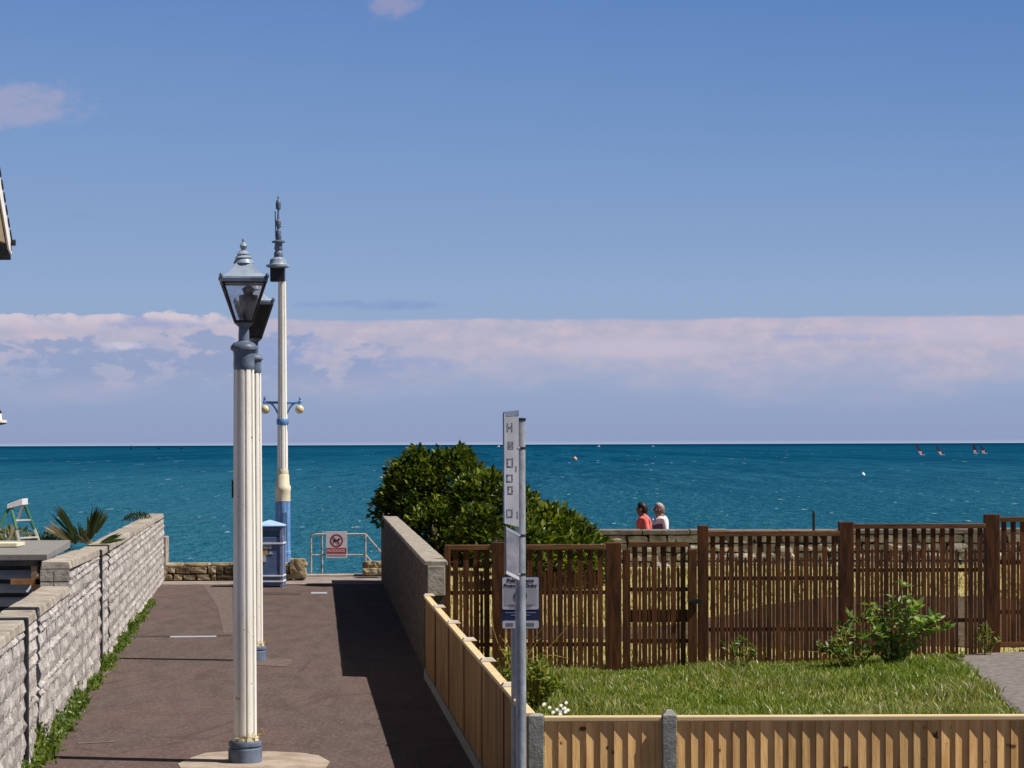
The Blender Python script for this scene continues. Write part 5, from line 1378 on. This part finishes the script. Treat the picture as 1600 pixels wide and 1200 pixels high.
# ================================================================ PEOPLE
def person(x, y, h, label, top_m, vest_m, hair_m, trouser_m, face=R(180), arm_bend=1):
    """walking to the left; body = one skinned mesh, head to hands and feet"""
    k = h / 1.72
    root = empty('person', (x, y, 0), label, 'person')
    def W_(f, sd, z): # f forward, sd to the walker's left
        fx, fy = math.cos(face), math.sin(face)
        return Vector((f * fx * k - sd * fy * k, f * fy * k + sd * fx * k, z * k))
    def skin(name, nodes, edges, material, sub=2):
        me = bpy.data.meshes.new(name); me.from_pydata([tuple(W_(*n_[:3])) for n_ in nodes], edges, []); me.update()
        o = bpy.data.objects.new(name, me); COL.objects.link(o); o.parent = root; me.materials.append(material)
        o.modifiers.new('skin', 'SKIN'); 
        for i, v in enumerate(me.skin_vertices[0].data):
            r = nodes[i][3]; v.radius = (r[0] * k, r[1] * k) if isinstance(r, tuple) else (r * k, r * k)
            v.use_root = (i == 0)
        sm = o.modifiers.new('sub', 'SUBSURF'); sm.levels = sub; sm.render_levels = sub
        for p_ in me.polygons: p_.use_smooth = True
        o.modifiers['skin'].use_smooth_shade = True
        return o
    N = [(0, 0, .95, .13), (0, 0, 1.12, .115), (.01, 0, 1.30, .125), (.0, 0, 1.42, .085), (.035, 0, 1.46, .058), (.075, 0, 1.505, .060), (.08, 0, 1.575, .080), (.055, 0, 1.64, .066),  # 0-7 head
         (0, .17, 1.40, .052), (-.03, .20, 1.14, .04), (.10 * arm_bend, .20, .95, .03), (.14 * arm_bend, .20, .90, .026),   # 8-11 left arm
         (0, -.17, 1.40, .052), (-.05, -.20, 1.14, .04), (.06, -.20, .92, .03), (.09, -.20, .86, .026),  # 12-15
         (0, .09, .86, .09), (.20, .09, .50, .06), (.27, .09, .09, .042), (.40, .09, .03, .035),  # 16-19 left leg
         (0, -.09, .86, .09), (-.10, -.09, .49, .06), (-.36, -.09, .14, .042), (-.27, -.09, .03, .035),
         (.160, 0, 1.548, .018), (.12, 0, 1.495, .036)]
    E = [(0, 1), (1, 2), (2, 3), (3, 4), (4, 5), (5, 6), (6, 7), (3, 8), (8, 9), (9, 10), (10, 11), (3, 12), (12, 13), (13, 14), (14, 15), (0, 16), (16, 17), (17, 18), (18, 19), (0, 20), (20, 21), (21, 22), (22, 23), (6, 24), (5, 25)]
    for (hi, sd, bz_) in ((11, .20, .90), (15, -.20, .86)):
        f0 = N[hi][0]
        for j, L_ in enumerate((.075, .085, .08, .065)):
            o_ = (-.024 + .016 * j); a_ = len(N); N.append((f0 + .02 + o_ * .5, sd + o_ * .2, bz_ - .05, .009)); N.append((f0 + .025 + o_ * .6, sd + o_ * .2, bz_ - .05 - L_ * .6, .008)); N.append((f0 + .01 + o_ * .6, sd + o_ * .2, bz_ - .05 - L_, .007))
            E += [(hi, a_), (a_, a_ + 1), (a_ + 1, a_ + 2)]
        a_ = len(N); N.append((f0 + .045, sd, bz_ - .02, .010)); N.append((f0 + .06, sd, bz_ - .06, .009)); E += [(hi, a_), (a_, a_ + 1)]
    body = skin('body', N, E, M_SKIN)
    # clothes
    T_ = [(0, 0, .93, (.155, .15)), (0, 0, 1.12, (.15, .135)), (-.005, 0, 1.29, (.185, .155)), (-.015, 0, 1.41, (.15, .125)), (0.005, 0, 1.465, (.075, .075)), (0, .175, 1.395, .068), (-.03, .215, 1.16, .056), (.06, .21, 1.03, .046), (0, -.175, 1.395, .068), (-.05, -.215, 1.16, .056), (.01, -.21, 1.03, .046)]
    skin('top', T_, [(0, 1), (1, 2), (2, 3), (3, 4), (3, 5), (5, 6), (6, 7), (3, 8), (8, 9), (9, 10)], top_m)
    if vest_m:
        skin('waistcoat', [(.0, 0, .92, (.175, .17)), (.015, 0, 1.1, (.18, .165)), (.035, 0, 1.27, (.19, .155)), (.045, 0, 1.34, (.12, .10))], [(0, 1), (1, 2), (2, 3)], vest_m)
    skin('trousers', [(0, 0, .95, .145), (0, .095, .84, .11), (.20, .095, .50, .08), (.265, .095, .13, .065), (0, -.095, .84, .11), (-.10, -.095, .49, .08), (-.34, -.095, .18, .062)], [(0, 1), (1, 2), (2, 3), (0, 4), (4, 5), (5, 6)], trouser_m)
    skin('shoe', [(.25, .09, .06, .045), (.38, .09, .035, .04), (.43, .09, .03, .03)], [(0, 1), (1, 2)], M_DARK, 1)
    skin('shoe', [(-.36, -.09, .13, .045), (-.28, -.09, .045, .04), (-.23, -.09, .03, .03)], [(0, 1), (1, 2)], M_DARK, 1)
    # hair: cap over crown and back of the head
    skin('hair', [(.0, 0, 1.475, .062), (-.01, 0, 1.54, .095), (.005, 0, 1.61, .108), (.06, 0, 1.655, .098), (.125, 0, 1.64, .055)], [(0, 1), (1, 2), (2, 3), (3, 4)], hair_m)
    for sd in (-.035, .035):
        q = W_(.142, sd, 1.588); MB().sphere(Vector((x, y, 0)) + q, .008, 8).build('eye', M_EYE, root, smooth=True)
    for sd in (-.078, .078):
        q = W_(.068, sd, 1.57); MB().sphere(Vector((x, y, 0)) + q, .028, 8, (.7, .4, 1)).build('ear', M_SKIN, root, smooth=True)
    q = W_(.145, 0, 1.515); MB().sphere(Vector((x, y, 0)) + q, .02, 8, (.5, 1.1, .35)).build('mouth', mat('lips', [(0.35, .1, .09), (.42, .14, .12)], .5), root, smooth=True)
    return root
person((1005.5 - 800) / 79.2, F / 79.2, 1.76, 'dark haired person in a coral top walking left behind the stone wall', M_CORAL, None, M_HAIRD, M_NAVY, R(186))
person((1032 - 800) / 78.0, F / 78.0, 1.73, 'ash haired person in a white top with grey front walking behind the coral top', M_WHITECL, M_MAUVE, M_HAIRG, M_NAVY, R(200))

# ================================================================ ON THE WATER
def sea_pt(px, py):
    x, y = unroll(px, py); s_ = (y - 694.4) / (EYE + 4.0); return Vector(((x - 800) / s_, F / s_, -4.0)), s_
for px, py, h_, ln_, lab in ((1439.5, 711, 17, -9, 'leftmost windsurfer with a dark leaning sail on the right horizon'), (1470.5, 711, 15, -9, 'second windsurfer from the left, dark sail leaning left'),
                        (1523.5, 708.5, 14, -2.5, 'third windsurfer from the left with an upright dark sail'), (1537, 708.5, 12, -4.5, 'rightmost windsurfer with a small dark sail')):
    q, s_ = sea_pt(px, py); q = q.copy()
    r_ = empty('windsurfer', q, lab, 'windsurfer', 'windsurfers near the horizon')
    u = 1 / s_
    H = h_ * u; L = ln_ * u
    n = 7; pts1, pts2 = [], []
    for i in range(n):
        t_ = i / (n - 1); a_ = q + Vector((L * t_, 0, H * t_ + .3 * u)); wd = 5.5 * u * math.sin(PI * min(1, (t_ * .86 + .10))) ** .7
        pts1.append(a_ + Vector((-wd * .35, .02, 0))); pts2.append(a_ + Vector((wd * .65, .25 * wd, 0)))
    def strip(i0, i1, mm, nm):
        g = MB(); th = Vector((0, .05, 0))
        for i in range(i0, i1): g.hexa([pts1[i], pts2[i], pts2[i] + th, pts1[i] + th], [pts1[i + 1], pts2[i + 1], pts2[i + 1] + th, pts1[i + 1] + th])
        g.build(nm, mm, r_)
    strip(2, 6, M_SAIL, 'sail'); strip(0, 2, M_SAILP, 'sail_foot')
    MB().rock(q + Vector((1.5 * u, 0, .1)), (4.0 * u, 1.2 * u, .5 * u), seed=1, amp=.05, n=2).build('board', M_FOAM, r_)
    MB().lathe([(.3 * u, 0), (.8 * u, 2 * u), (.9 * u, 3.5 * u), (.4 * u, 4.3 * u), (.5 * u, 5.2 * u), (.1, 5.8 * u)], q + Vector((2.6 * u, -.5 * u, .3 * u)), 8).build('rider', M_DARK, r_, smooth=True)
def buoy(px, py, r, m_, lab):
    q, s_ = sea_pt(px, py); u = 1 / s_
    MBx = MB().lathe([(.5 * r * u, -.3 * r * u), (r * u, .3 * r * u), (r * u, 1.0 * r * u), (.55 * r * u, 1.6 * r * u), (.15 * r * u, 1.8 * r * u), (.1 * r * u, 2.3 * r * u)], q, 14)
    tag(MBx.build('buoy', m_, loc=q, smooth=True), lab, 'buoy')
buoy(1348.5, 744, 3.2, M_FOAM, 'round white buoy on the sea below the windsurfers')
buoy(898.5, 719.5, 3.2, M_BUOY, 'small pale orange buoy on the sea right of the bus stop flag')
def sailboat(px, h_, lab, m_=M_FOAM, d=5200):
    s_ = F / d; x = (px - 800) / s_; u = 1 / s_; q = Vector((x, d, -4.0))
    r_ = empty('sailing_boat', q, lab, 'sailing boat')
    MB().hexa([q + Vector((-2.2 * u, -.5 * u, 0)), q + Vector((2 * u, -.5 * u, 0)), q + Vector((2 * u, .5 * u, 0)), q + Vector((-2.2 * u, .5 * u, 0))],
              [q + Vector((-3 * u, -.8 * u, 1.0 * u)), q + Vector((2.6 * u, -.8 * u, .9 * u)), q + Vector((2.6 * u, .8 * u, .9 * u)), q + Vector((-3 * u, .8 * u, 1.0 * u))]).build('hull', m_, r_)
    for nm, a_, b_, hh_ in (('mainsail', .1, 2.3, h_), ('jib', -.2, -2.2, h_ * .8)):
        g = MB(); A_, B_, C_ = q + Vector((a_ * u, 0, 1.2 * u)), q + Vector((b_ * u, .3 * u, 1.2 * u)), q + Vector((0, 0, hh_ * u)); t_ = Vector((0, .15 * u, 0))
        g.add([A_, B_, C_, A_ + t_, B_ + t_, C_ + t_], [(0, 1, 2), (5, 4, 3), (0, 3, 4, 1), (1, 4, 5, 2), (2, 5, 3, 0)]); g.build(nm, m_, r_)
sailboat(779, 6, 'white sailing boat on the horizon just left of the bus stop flag')
sailboat(935.5, 4.5, 'tiny white sailing boat on the horizon right of the bus stop flag')
sailboat(1020, 2.6, 'faint white speck of a sailing boat on the horizon above the walkers')
sailboat(205, 7, 'dark hazy sailing boat on the horizon, leftmost of three', M_SHIP); sailboat(248, 6, 'dark hazy sailing boat on the horizon, middle of three', M_SHIP); sailboat(283.5, 5, 'dark hazy sailing boat on the horizon, rightmost of three', M_SHIP)
